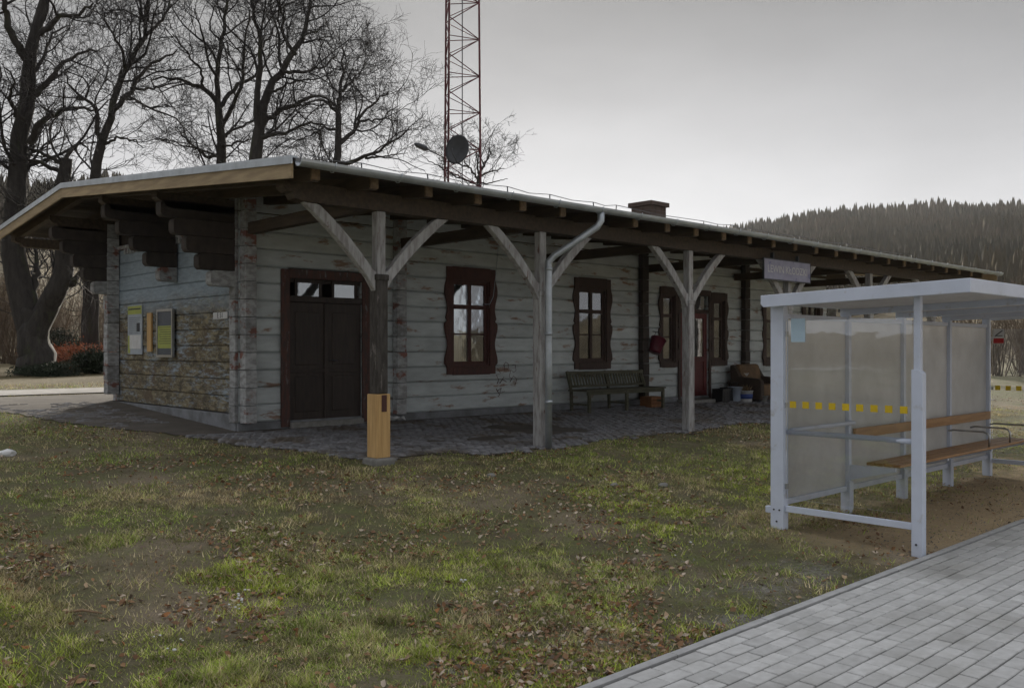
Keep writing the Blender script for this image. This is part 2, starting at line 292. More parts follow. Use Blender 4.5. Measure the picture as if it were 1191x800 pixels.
class MB:
    def __init__(s): s.v = []; s.f = []; s.sm = []
    def add(s, vs_, fs, smooth=False):
        b = len(s.v); s.v += [tuple(map(float, p)) for p in vs_]; s.f += [[b+i for i in f] for f in fs]; s.sm += [smooth]*len(fs)
        return s
    def box(s, x0, x1, y0, y1, z0, z1):
        return s.add([(x, y, z) for z in (z0, z1) for y in (y0, y1) for x in (x0, x1)],
                     [(0, 2, 3, 1), (4, 5, 7, 6), (0, 1, 5, 4), (2, 6, 7, 3), (0, 4, 6, 2), (1, 3, 7, 5)])
    def beam(s, p0, p1, wd, ht, up=(0, 0, 1)):
        a = Vector(p0); b = Vector(p1); d = (b-a).normalized(); u = Vector(up)
        sd_ = d.cross(u)
        if sd_.length < 1e-4: sd_ = d.cross(Vector((1, 0, 0)))
        sd_.normalize(); u = sd_.cross(d).normalized()
        vv = [q + sd_*(i*wd/2) + u*(j*ht/2) for q in (a, b) for j in (-1, 1) for i in (-1, 1)]
        return s.add(vv, [(0, 2, 3, 1), (4, 5, 7, 6), (0, 1, 5, 4), (2, 6, 7, 3), (0, 4, 6, 2), (1, 3, 7, 5)])
    def prism(s, poly, axis, a0, a1):
        f = {'x': lambda p, a: (a, p[0], p[1]), 'y': lambda p, a: (p[0], a, p[1]), 'z': lambda p, a: (p[0], p[1], a)}[axis]
        n = len(poly); vv = [f(p, a0) for p in poly] + [f(p, a1) for p in poly]
        return s.add(vv, [tuple(range(n))[::-1], tuple(range(n, 2*n))] + [(i, (i+1) % n, n+(i+1) % n, n+i) for i in range(n)])
    def tube(s, pts, rad, k=8, cap=True):
        pts = [Vector(p) for p in pts]; n = len(pts)
        rad = rad if isinstance(rad, (list, tuple)) else [rad]*n
        vv = []; u = None
        for i, p in enumerate(pts):
            d = (pts[min(i+1, n-1)]-pts[max(i-1, 0)]).normalized()
            if u is None:
                u = d.orthogonal().normalized()
            u = (u - d*u.dot(d)).normalized(); w_ = d.cross(u)
            vv += [p + (u*math.cos(2*math.pi*j/k) + w_*math.sin(2*math.pi*j/k))*rad[i] for j in range(k)]
        ff = [(i*k+j, i*k+(j+1) % k, (i+1)*k+(j+1) % k, (i+1)*k+j) for i in range(n-1) for j in range(k)]
        s.add(vv, ff, True)
        if cap:
            b = len(s.v)-n*k
            s.f += [[b+j for j in range(k)][::-1], [b+(n-1)*k+j for j in range(k)]]; s.sm += [False, False]
        return s
    def lathe(s, c, prof, k=16):
        vv = [(c[0]+r*math.cos(2*math.pi*j/k), c[1]+r*math.sin(2*math.pi*j/k), c[2]+z) for r, z in prof for j in range(k)]
        n = len(prof)
        s.add(vv, [(i*k+j, i*k+(j+1) % k, (i+1)*k+(j+1) % k, (i+1)*k+j) for i in range(n-1) for j in range(k)], True)
        b = len(s.v)-n*k
        s.f += [[b+j for j in range(k)][::-1]]; s.sm += [False]
        return s
    def build(s, name, mat, parent=None, bevel=0., rot=None, xf=None):
        org = ORG.get(parent.name, np.zeros(3)) if parent else np.zeros(3)
        if xf: s.v = [xf(p) for p in s.v]
        me = bpy.data.meshes.new(name)
        me.from_pydata([(p[0]-org[0], p[1]-org[1], p[2]-org[2]) for p in s.v], [], s.f)
        bm = bmesh.new(); bm.from_mesh(me); bmesh.ops.recalc_face_normals(bm, faces=bm.faces); bm.to_mesh(me); bm.free()
        me.polygons.foreach_set('use_smooth', s.sm)
        me.materials.append(mat if not isinstance(mat, str) else MT[mat]); me.update()
        o = bpy.data.objects.new(name, me); link(o, parent); ORG[o.name] = org
        if bevel:
            md = o.modifiers.new('bevel', 'BEVEL'); md.width = bevel; md.segments = 2; md.limit_method = 'ANGLE'; md.harden_normals = False
        return o
def text_obj(body, size, mat, parent, loc, rot, name='lettering', space=1.0):
    cu = bpy.data.curves.new('txt', 'FONT'); cu.body = body; cu.size = size; cu.align_x = 'CENTER'; cu.align_y = 'CENTER'; cu.extrude = .001; cu.space_character = space
    tmp = bpy.data.objects.new('txt', cu); col.objects.link(tmp)
    me = bpy.data.meshes.new_from_object(tmp.evaluated_get(bpy.context.evaluated_depsgraph_get()))
    bpy.data.objects.remove(tmp); bpy.data.curves.remove(cu)
    me.materials.clear(); me.materials.append(MT[mat]); me.name = name
    o = bpy.data.objects.new(name, me); link(o, parent)
    o.location = np.array(loc) - ORG.get(parent.name, np.zeros(3)); o.rotation_euler = rot
    return o
_vn = np.random.RandomState(3).rand(64, 64)
def vnoise(x, y):
    x = np.asarray(x, float); y = np.asarray(y, float)
    xi = np.floor(x).astype(int); yi = np.floor(y).astype(int); fx = x-xi; fy = y-yi
    fx = fx*fx*(3-2*fx); fy = fy*fy*(3-2*fy); q = lambda a, b: _vn[a % 64, b % 64]
    return (q(xi, yi)*(1-fx)+q(xi+1, yi)*fx)*(1-fy) + (q(xi, yi+1)*(1-fx)+q(xi+1, yi+1)*fx)*fy
def fbm(x, y): return .55*vnoise(x, y)+.28*vnoise(x*2.1+7, y*2.1+3)+.17*vnoise(x*4.3+1, y*4.3+9)

# ------------------------------------------------------------------ ground, platform, paving
PYK = [-400, 0.60, 0.88, 0.92, 3.26, 3.30, 5.0, 9.2, 13.0, 17.7, 22, 30, 45, 120, 1500]
PZK = [-.9, -.75, -.75, -.16, -.16, -.03, .03, .34, .53, .77, .90, 1.05, 1.4, 2.2, 3.0]
def pave_left(Y):                 # left edge of the paving round the gable end
    return np.interp(Y, [9.2, 11, 13.3, 17, 19.8], [6.9, 6.2, 5.3, 4.2, 3.4])
def in_pave(X, Y, m=0.):
    wob = .35*(fbm(X*.9, Y*.9)-.5)+.22*(fbm(X*4.1+3, Y*4.1)-.5)
    return (Y > 9.35+.45*np.clip((9-X)/2.5, 0, 1)+wob*2.2-m) & (Y < 20) & (X > pave_left(Y)+wob-m) & (X < 28)
def gz(X, Y):
    X = np.asarray(X, float); Y = np.asarray(Y, float)
    z = np.interp(Y, PYK, PZK)
    mask = np.clip((Y-3.6)/1.5, 0, 1)*np.clip((8.9-Y)/1.0, 0, 1)*np.clip((25-np.abs(X-5))/5, 0, 1)
    return z + mask*.07*(fbm(X*.8, Y*.8)-.5)
def axis(lo, hi, st, ext, extra=()):
    a = list(np.arange(lo, hi+1e-6, st)); s = st
    p = hi
    while p < ext: s *= 1.35; p += s; a.append(p)
    p = lo; s = st
    while p > -ext: s *= 1.35; p -= s; a.append(p)
    a += list(extra); a = np.unique(np.round(np.array(a), 4)); return a
gx = axis(-4, 28, .3, 1500); gy = axis(.3, 24, .3, 1500, PYK[1:-1])
GX, GY = np.meshgrid(gx, gy)
vtx = np.stack([GX, GY, gz(GX, GY)], -1).reshape(-1, 3)
nx, ny = len(gx), len(gy)
ii = (np.arange(ny-1)[:, None]*nx + np.arange(nx-1)[None, :]).ravel()
ground = np_obj('ground', vtx, np.stack([ii, ii+1, ii+nx+1, ii+nx], 1), 4, MT['soil'], smooth=True); tag(ground, kind='structure')

# hills round the valley, in polar steps from the station
azk = [-180, -95, -60, -20, -13, -8, 9, 12.4, 19, 30, 60, 95, 180]
mk = [.012, .012, .12, .150, .07, .02, .02, .113, .128, .128, .12, .012, .012]
d0k = [90, 90, 60, 42, 60, 150, 150, 110, 110, 95, 80, 90, 90]
d1k = [450, 450, 400, 300, 320, 500, 500, 520, 520, 520, 480, 450, 450]
FA = math.atan2(FW[1], FW[0])
def hill_z(az, d):
    m_ = np.interp(az, azk, mk); d0 = np.interp(az, azk, d0k); d1 = np.interp(az, azk, d1k)
    top = m_*d1
    tt = np.clip((d-d0)/(d1-d0), 0, 1)
    z = top*(.82*tt+.18*tt*tt) - 3.0*np.clip(1-tt*8, 0, 1)
    z = z + np.clip(tt*6, 0, 1)*(fbm(az*.21+40, d*.012)-.5)*7
    return 2.0 + z - np.clip((d-d1)/300, 0, 1)*top*.3
azs = np.linspace(-180, 180, 361); ds = np.concatenate([np.arange(40, 130, 6), np.arange(130, 620, 14), [700, 850]])
AZ, DS = np.meshgrid(azs, ds)
th = FA - np.radians(AZ)
HV = np.stack([DS*np.cos(th), DS*np.sin(th), hill_z(AZ, DS)], -1).reshape(-1, 3)
na = len(azs); ii = (np.arange(len(ds)-1)[:, None]*na + np.arange(na-1)[None, :]).ravel()
hill = np_obj('hills', HV, np.stack([ii, ii+na, ii+na+1, ii+1], 1), 4, MT['hill'], smooth=True); tag(hill, kind='structure')

# platform: kerb stones and concrete block paving
plat = empty('platform', (8, 2, 0)); tag(plat, kind='structure')
MB().box(-6, 60, .9, 3.262, -.6, -.03).build('paving_bed', 'joint', plat)
for i in range(-4, 36):
    x0 = i*1.0+.37
    MB().box(x0+.003, x0+.997, 3.205, 3.265, -.3, .004+rnd.uniform(-.002, .002)).build('kerb_stone', 'kerb', plat, bevel=.004)
PL, PW = .213, .112
def paver_mesh():
    a, b = PL/2-.005, PW/2-.005; c = .005
    vv = [(-a, -b, -.04), (a, -b, -.04), (a, b, -.04), (-a, b, -.04), (-a, -b, -c), (a, -b, -c), (a, b, -c), (-a, b, -c),
          (-a+c, -b+c, 0), (a-c, -b+c, 0), (a-c, b-c, 0), (-a+c, b-c, 0)]
    ff = [(8, 9, 10, 11)] + [(i, (i+1) % 4, 4+(i+1) % 4, 4+i) for i in range(4)] + [(4+i, 4+(i+1) % 4, 8+(i+1) % 4, 8+i) for i in range(4)]
    me = bpy.data.meshes.new('paver'); me.from_pydata(vv, [], ff); me.materials.append(MT['paver']); me.update(); return me, vv, ff
pm, pvv, pff = paver_mesh()
plist = []
for j in range(21):
    yc = 3.19 - PW*(j+.5) - .002
    for i in range(0, 110):
        xc = 1.0 + PL*(i + (.5 if j % 2 else 0)) + rnd.uniform(-.004, .004)
        plist.append((xc, yc + rnd.uniform(-.0015, .0015), rnd.uniform(-.003, .002), rnd.uniform(-.012, .012)))
def seen_score(x, y):
    d = x*FW[0]+y*FW[1]; l = x*RT[0]+y*RT[1]
    if d < .5: return 1e6
    px = CX+F*l/d; py = HY+F*CAMZ/d
    inside = -10 < px < 1200 and py < 812
    return d + (0 if inside else 1000)
plist.sort(key=lambda p: seen_score(p[0], p[1]))
for p in plist[:300]:
    o = bpy.data.objects.new('paver', pm); link(o, plat); o.location = np.array([p[0], p[1], p[2]])-ORG[plat.name]
    o.rotation_euler = (rnd.uniform(-.006, .006), rnd.uniform(-.004, .004), p[3]*.5)
mb = MB()
for p in plist[300:]:
    mb.add([(x+p[0], y+p[1], z+p[2]) for x, y, z in pvv], pff)
o = mb.build('far_pavers', 'paver', plat); tag(o, kind='stuff')
MB().box(-6, 60, .9, 1.02, -.6, .003).build('platform_edge_stone', 'kerb', plat, bevel=.01)

# paving of setts round the station
pav = empty('paving', (12, 11, .4)); tag(pav, kind='structure')
def sheet(X0, X1, Y0, Y1, st, off, test=None):
    xs = np.arange(X0, X1+1e-6, st); ys = np.unique(np.round(np.concatenate([np.arange(Y0, Y1+1e-6, st), [k for k in PYK if Y0 < k < Y1]]), 4))
    A, B = np.meshgrid(xs, ys); V = np.stack([A, B, gz(A, B)+off], -1).reshape(-1, 3); n_ = len(xs)
    q = (np.arange(len(ys)-1)[:, None]*n_ + np.arange(n_-1)[None, :]).ravel()
    fc = np.stack([q, q+1, q+n_+1, q+n_], 1)
    if test is not None:
        cc = V[fc].mean(1); fc = fc[test(cc[:, 0], cc[:, 1])]
    return V, fc
V, fc = sheet(2.5, 28, 8.6, 20, .1, .012, in_pave)
np_obj('paving_dirt', V, fc, 4, MT['pavedirt'], pav, smooth=True)
SLN, SWD = .155, .115
setts = []
for j in range(34):
    yc = 9.15 + SWD*(j+.5)
    for i in range(0, 155):
        xc = 3.4 + SLN*(i+(.5 if j % 2 else 0)) + rnd.uniform(-.02, .02)
        if not in_pave(np.array([xc]), np.array([yc]), -.04)[0] or yc > 12.85 or xc > 27: continue
        if fbm(np.array([xc*.55]), np.array([yc*.55]))[0] > .72: continue
        setts.append((xc, yc+rnd.uniform(-.015, .015), rnd.uniform(-.006, .012)))
for j in range(46):               # the forecourt beside the gable
    yc = 12.9 + SWD*(j+.5)
    for i in range(0, 20):
        xc = 3.4 + SLN*(i+(.5 if j % 2 else 0)) + rnd.uniform(-.02, .02)
        if xc > 6.0 or not in_pave(np.array([xc]), np.array([yc]), -.12)[0]: continue
        if fbm(np.array([xc*.55+3]), np.array([yc*.55]))[0] > .46: continue
        setts.append((xc, yc, rnd.uniform(-.022, .0)))
def sett_geo():
    a, b = SLN/2-.009, SWD/2-.009
    vv = [(-a, -b, -.05), (a, -b, -.05), (a, b, -.05), (-a, b, -.05), (-a, -b, .008), (a, -b, .008), (a, b, .008), (-a, b, .008),
          (-a*.78, -b*.7, .026), (a*.78, -b*.7, .026), (a*.78, b*.7, .026), (-a*.78, b*.7, .026)]
    ff = [(8, 9, 10, 11)] + [(i, (i+1) % 4, 4+(i+1) % 4, 4+i) for i in range(4)] + [(4+i, 4+(i+1) % 4, 8+(i+1) % 4, 8+i) for i in range(4)]
    return vv, ff
svv, sff = sett_geo()
sm = bpy.data.meshes.new('sett'); sm.from_pydata(svv, [], sff); sm.materials.append(MT['sett']); sm.update()
setts.sort(key=lambda p: p[0]*FW[0]+p[1]*FW[1] + (1000 if not -20 < CX+F*(p[0]*RT[0]+p[1]*RT[1])/(p[0]*FW[0]+p[1]*FW[1]) < 1200 else 0))
for p in setts[:300]:
    o = bpy.data.objects.new('sett', sm); link(o, pav)
    o.location = np.array([p[0], p[1], float(gz(p[0], p[1]))+p[2]])-ORG[pav.name]; o.rotation_euler = (rnd.uniform(-.05, .05), rnd.uniform(-.04, .04), rnd.uniform(-.06, .06))
mb = MB()
for p in setts[300:]:
    z = float(gz(p[0], p[1]))+p[2]; mb.add([(x+p[0], y+p[1], q+z) for x, y, q in svv], sff)
o = mb.build('far_setts', 'sett', pav); tag(o, kind='stuff')
V, fc = sheet(-30, 40, 20.3, 22.0, .5, .02)
o = np_obj('path', V, fc, 4, MT['pathgravel'], smooth=True); tag(o, kind='structure')

# ------------------------------------------------------------------ station building
WY, GXX, BY, EX = 13.0, 6.50, 18.1, 25.0        # front wall, gable wall, rear wall, far gable wall
EAVE_Y, VERGE_X, FARV_X, RIDGE_Y, REAR_Y = 8.8, 5.08, 26.4, 16.5, 20.7
SL = .094
def roof_z(Y): return 3.86 + SL*(Y-EAVE_Y) if Y <= RIDGE_Y else 3.86 + SL*(RIDGE_Y-EAVE_Y) - SL*(Y-RIDGE_Y)
st = empty('station_building', (GXX, WY, .53), 'long low timber station building with pale weathered log walls and a deep canopy', 'station')
# openings in the front wall: casing outer rectangles read from the photograph
def rect(xa, xb, yt, yb):
    X0, _ = on_y(xa, HY, WY); X1, _ = on_y(xb, HY, WY); xm = (xa+xb)/2
    return X0, X1, on_y(xm, yb, WY)[1], on_y(xm, yt, WY)[1]
W1 = rect(517, 575, 312, 435); W2 = rect(666, 709, 324, 429)
S1 = rect(765.5, 787, 334, 427); S2 = rect(825, 844.5, 341, 425); W4 = rect(886, 913, 344, 425)
D1 = rect(325, 428, 316, 489); D2 = rect(787, 825, 337, 464)
W5 = (W4[1]+.9, W4[1]+2.0, W1[2], W1[3])
openings = [(W1, .16), (W2, .15), (S1, .12), (S2, .12), (W4, .15), (W5, .15), (D1, .14), (D2, .10)]
ZB, ZT, CH = .66, 4.20, .272
front = MB().box(GXX-.02, EX, WY-.03, WY+.22, .30, ZB).build('plinth_course', 'plinth', st, bevel=.01)
fw_ = empty('front_wall', (GXX, WY, .53)); fw_.parent = st; fw_.location = (0, 0, 0)
def log_piece(x0, x1, z0, z1, yf, name, mat, parent):
    c = .026
    poly = [(yf, z0+c+.003), (yf+c, z0+.003), (yf+.2, z0+.003), (yf+.2, z1-.003), (yf+c, z1-.003), (yf, z1-c-.003)]
    MB().prism(poly, 'x', x0, x1).build(name, mat, parent)
nc = int(round((ZT-ZB)/CH)); lrnd = random.Random(5)
for c in range(nc):
    z0 = ZB + c*CH; z1 = z0+CH; zm_ = (z0+z1)/2
    cuts = []
    for (X0, X1, Z0, Z1), b in openings:
        if Z0+b*.7 < zm_ < Z1-b*.7: cuts.append((X0+b, X1-b))
    cuts.sort(); x = GXX+.002; segs = []
    for a, b in cuts:
        if a > x: segs.append((x, a))
        x = max(x, b)
    segs.append((x, EX))
    for a, b in segs:
        cutp = [a]                          # long runs are pieced together from two timbers
        if b-a > 5: cutp.append(a+(b-a)*lrnd.uniform(.35, .65))
        cutp.append(b)
        for q in range(len(cutp)-1):
            log_piece(cutp[q]+(.002 if q else 0), cutp[q+1], z0, z1, WY+lrnd.uniform(-.018, .014), 'log', 'log', fw_)
# gable wall
gw = empty('gable_wall', (GXX, WY, .53)); gw.parent = st; gw.location = (0, 0, 0)
def glog(y0, y1, z0, z1, xf, mat):
    c = .014
    poly = [(xf, z0+c+.003), (xf+c, z0+.003), (xf+.19, z0+.003), (xf+.19, z1-.003), (xf+c, z1-.003), (xf, z1-c-.003)]
    n_ = len(poly); vv = [(p[0], y0, p[1]) for p in poly]+[(p[0], y1, p[1]) for p in poly]
    MB().add(vv, [tuple(range(n_)), tuple(range(n_, 2*n_))[::-1]]+[(i, n_+i, n_+(i+1) % n_, (i+1) % n_) for i in range(n_)]).build('log', mat, gw)
gz0 = .80
MB().box(GXX-.05, GXX+.15, WY+.02, BY+.05, .35, gz0-.01).build('plinth', 'plinth', gw, bevel=.012)
c = 0; z = gz0
while z < 3.5:
    glog(WY+.21, BY-.01, z, z+CH*.97, GXX+lrnd.uniform(-.010, .010), 'gablelog'); z += CH*.97
zg = z
# boarded gable top with dentil strip
nb = 23; bw = (BY-WY-.22)/nb
for i in range(nb):
    y0 = WY+.21+i*bw
    MB().box(GXX+.03, GXX+.07, y0+.003, y0+bw-.003, zg, roof_z(y0+bw/2)-.16).build('gable_board', 'soffit', gw)
for i in range(30):
    y0 = WY+.3+i*.145
    MB().box(GXX-.045, GXX+.02, y0, y0+.08, zg-.10, zg-.002).build('dentil', 'logend', gw)
MB().box(GXX-.05, GXX+.09, WY+.21, BY-.01, zg-.001, zg+.07).build('string_course', 'logend', gw, bevel=.01)
# rear wall, far gable, floor (closing the house)
MB().box(GXX+.2, EX-.2, BY-.2, BY, .4, 4.35).build('rear_wall', 'log', st)
MB().box(EX-.2, EX-.002, WY+.21, BY, .4, 4.4).build('end_wall', 'log', st)
MB().box(GXX+.2, EX-.2, WY+.22, BY-.2, .4, .6).build('floor_slab', 'interior', st)
MB().box(GXX+.2, EX-.2, 15.2, 15.3, .6, 4.3).build('inner_wall', 'interior', st)
# corner log ends and cross-wall log ends
for c in range(nc):
    z0 = ZB+c*CH
    MB().box(GXX-.06+lrnd.uniform(-.008, .008), GXX-.004, WY+.003, WY+.20, z0+.004, z0+CH-.004).build('log_end', 'logend', st, bevel=.008)
    MB().box(GXX+.012, GXX+.20, WY-.20+lrnd.uniform(-.012, .012), WY-.016, z0+.004, z0+CH-.004).build('log_end', 'logend', st, bevel=.008)
    if z0 > .7: MB().box(GXX-.24+lrnd.uniform(-.01, .01), GXX-.012, BY-.2, BY+.002, z0+.004, z0+CH-.004).build('log_end', 'logend', st, bevel=.008)
    MB().box(GXX+.012, GXX+.20, BY+.002, BY+.2, z0+.004, z0+CH-.004).build('log_end', 'logend', st, bevel=.008)
    xk = on_y(461, HY, WY)[0]
    MB().box(xk-.10, xk+.10, WY-.17+lrnd.uniform(-.012, .012), WY-.016, z0+.004, z0+CH-.004).build('log_end', 'logend', st, bevel=.008)
    for xp in (745, 863.5):
        xk = on_y(xp, HY, WY)[0]
        MB().box(xk-.11, xk+.11, WY-.15+lrnd.uniform(-.012, .012), WY-.016, z0+.004, z0+CH-.004).build('log_end', 'pilaster', st, bevel=.008)
# stepped consoles carrying the purlins of the gable overhang
def console(Yc, zb, n_, reach, first):
    hgt = CH*.9
    for i in range(n_):
        z0 = zb+i*hgt; L = first+(reach-first)*(i+1)/n_
        xe = GXX-L; c_ = .05
        poly = [(GXX-.02, z0+.004), (xe+c_, z0+.004), (xe+c_*.3, z0+c_*.6), (xe, z0+c_*1.3), (xe, z0+hgt-c_*1.2), (xe+c_*.3, z0+hgt-c_*.5), (xe+c_, z0+hgt-.004), (GXX-.02, z0+hgt-.004)]
        MB().prism(poly, 'y', Yc-.09, Yc+.09).build('console_log', 'pilaster' if i else 'logend', st)
console(WY+.1, 2.75, 5, 1.2, .25); console(15.3, 2.95, 5, 1.22, .10); console(BY-.1, 2.85, 5, 1.22, .30)
# purlins and beams
for Yp, h_, zo in ((9.46, .22, .02), (13.1, .22, .0), (15.3, .22, 0), (18.0, .22, 0), (20.2, .18, 0)):
    zt = roof_z(Yp)-.04-.15-zo
    if Yp == 9.46: zt = 3.84-.09
    x0 = VERGE_X+.16
    poly = [(x0, zt), (x0, zt-h_*.35), (x0+.05, zt-h_*.55), (x0+.12, zt-h_*.6), (x0+.15, zt-h_*.9), (x0+.26, zt-h_), (FARV_X-.2, zt-h_), (FARV_X-.2, zt)]
    MB().prism(poly, 'y', Yp-.09, Yp+.09).build('purlin', 'rafter', st)
# roof: boards, rafters, covering, barge boards, gutter
roof = empty('roof', (GXX, WY, .53)); roof.parent = st; roof.location = (0, 0, 0)
def slope_slab(Y0, Y1, x0, x1, dz0, dz1, name, mat, par):
    vv = []
    for dz in (dz0, dz1):
        for Yq in (Y0, Y1):
            for xq in (x0, x1): vv.append((xq, Yq, roof_z(Yq)+dz))
    return MB().add(vv, [(0, 2, 3, 1), (4, 5, 7, 6), (0, 1, 5, 4), (2, 6, 7, 3), (0, 4, 6, 2), (1, 3, 7, 5)]).build(name, mat, par)
slope_slab(EAVE_Y-.03, RIDGE_Y, VERGE_X-.03, FARV_X+.03, -.012, .022, 'roof_covering', 'roofing', roof)
slope_slab(RIDGE_Y+.001, REAR_Y+.03, VERGE_X-.03, FARV_X+.03, -.012, .022, 'roof_covering', 'roofing', roof)
y = EAVE_Y
while y < REAR_Y-.05:
    y2 = min(y+.205, REAR_Y)
    if y < RIDGE_Y < y2: y2 = RIDGE_Y
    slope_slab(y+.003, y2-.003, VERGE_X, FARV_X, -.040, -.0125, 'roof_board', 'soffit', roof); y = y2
x = VERGE_X+.28; k = 0
while x < FARV_X-.1:
    for (ya, yb) in ((EAVE_Y+.10, RIDGE_Y-.01), (RIDGE_Y+.01, REAR_Y-.05)):
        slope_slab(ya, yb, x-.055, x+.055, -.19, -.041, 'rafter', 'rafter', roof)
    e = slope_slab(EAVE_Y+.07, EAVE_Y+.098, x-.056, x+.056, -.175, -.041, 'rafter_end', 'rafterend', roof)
    x += .815 if k % 4 else .79; k += 1
for xv, nm in ((VERGE_X-.03, -1), (FARV_X+.03, 1)):
    xa, xb = (xv-.028, xv) if nm < 0 else (xv, xv+.028)
    for (ya, yb) in ((EAVE_Y+.02, 12.6), (12.604, RIDGE_Y), (RIDGE_Y+.003, REAR_Y)):
        slope_slab(ya, yb, xa, xb, -.20, -.012, 'barge_board', 'fascia', roof)
    for (ya, yb) in ((EAVE_Y-.02, RIDGE_Y), (RIDGE_Y+.001, REAR_Y+.03)):
        slope_slab(ya, yb, xa-.02, xb+.03, .0225, .045, 'verge_flashing', 'zinc', roof)
        slope_slab(ya, yb, min(xa, xb)-.022, min(xa, xb)-.004, -.045, .0222, 'verge_flashing', 'zinc', roof)
# half-round gutter
gp = []
for i in range(9):
    a = math.pi*(i/8); gp.append((EAVE_Y-.085+.075*math.cos(a+math.pi), -.075*math.sin(a)))
zg_ = roof_z(EAVE_Y)-.005
outer = [(p[0], zg_+p[1]) for p in gp]; inner = [(EAVE_Y-.085+(p[0]-EAVE_Y+.085)*.9, zg_+p[1]*.9+.001) for p in gp][::-1]
MB().prism(outer+inner, 'x', VERGE_X-.03, FARV_X).build('gutter', 'zinc', roof)
for i in range(24):
    xx = VERGE_X+.4+i*.9
    MB().tube([(xx, EAVE_Y+.02, zg_+.01), (xx, EAVE_Y-.005, zg_-.03), (xx, EAVE_Y-.05, zg_-.082), (xx, EAVE_Y-.1, zg_-.09), (xx, EAVE_Y-.15, zg_-.05), (xx, EAVE_Y-.17, zg_+.012)], .007, 5).build('gutter_bracket', 'zinc', roof)
# downpipe with swan neck at the second post
P2X = on_y(627, HY, 9.46)[0]
px_ = on_y(636.5, HY, 9.30)[0]
dp = [(10.02, EAVE_Y-.085, zg_-.06), (10.02, EAVE_Y-.085, zg_-.18), (9.98, EAVE_Y-.05, zg_-.27), (px_+.06, 9.22, 3.17), (px_, 9.28, 3.08), (px_, 9.28, 2.95), (px_, 9.28, 1.6), (px_, 9.28, .33)]
MB().tube(dp, .052, 12).build('downpipe', 'zinc', st)
for zc in (2.95, 2.0, 1.0): MB().tube([(px_, 9.28, zc), (px_, 9.28, zc+.05)], .059, 12).build('pipe_clip', 'zinc', st)
# lightning conductor along the eave
wp = []; x = VERGE_X+.2
lcx = [on_y(p, HY, 9.1)[0] for p in (349, 420, 497, 590, 639, 690, 716, 818, 850, 873, 930, 985, 1060)]
for q, xx in enumerate(lcx):
    zr = roof_z(9.1)+.02; hh = .10+.03*rnd.random()
    MB().tube([(xx, 9.1, zr), (xx+rnd.uniform(-.01, .01), 9.1, zr+hh)], .009, 5).build('wire_holder', 'darkmetal', roof)
    wp.append((xx, 9.1, zr+hh))
    if q < len(lcx)-1: wp.append(((xx+lcx[q+1])/2, 9.1, zr+.085))
MB().tube(wp, .006, 4).build('lightning_wire', 'darkmetal', roof)
# chimney
xc = on_y(754, HY, RIDGE_Y)[0]; ch = empty('chimney', (GXX, WY, .53)); ch.parent = st; ch.location = (0, 0, 0)
for c_ in range(11):
    zc = 4.45+c_*.135
    for s_ in range(3):
        for t_ in range(2):
            xa = xc-.36+s_*.24; 
            if (c_ % 2): xa += .0
            MB().box(xa+.004, xa+.236, RIDGE_Y-.36+t_*.36+.004, RIDGE_Y-.36+(t_+1)*.36-.004, zc+.004, zc+.131).build('brick', 'brick', ch)
MB().box(xc-.35, xc+.35, RIDGE_Y-.35, RIDGE_Y+.35, 4.4, 5.93).build('mortar_core', 'plinth', ch)
MB().box(xc-.43, xc+.43, RIDGE_Y-.43, RIDGE_Y+.43, 5.935, 6.06).build('cap', 'brick', ch, bevel=.01)

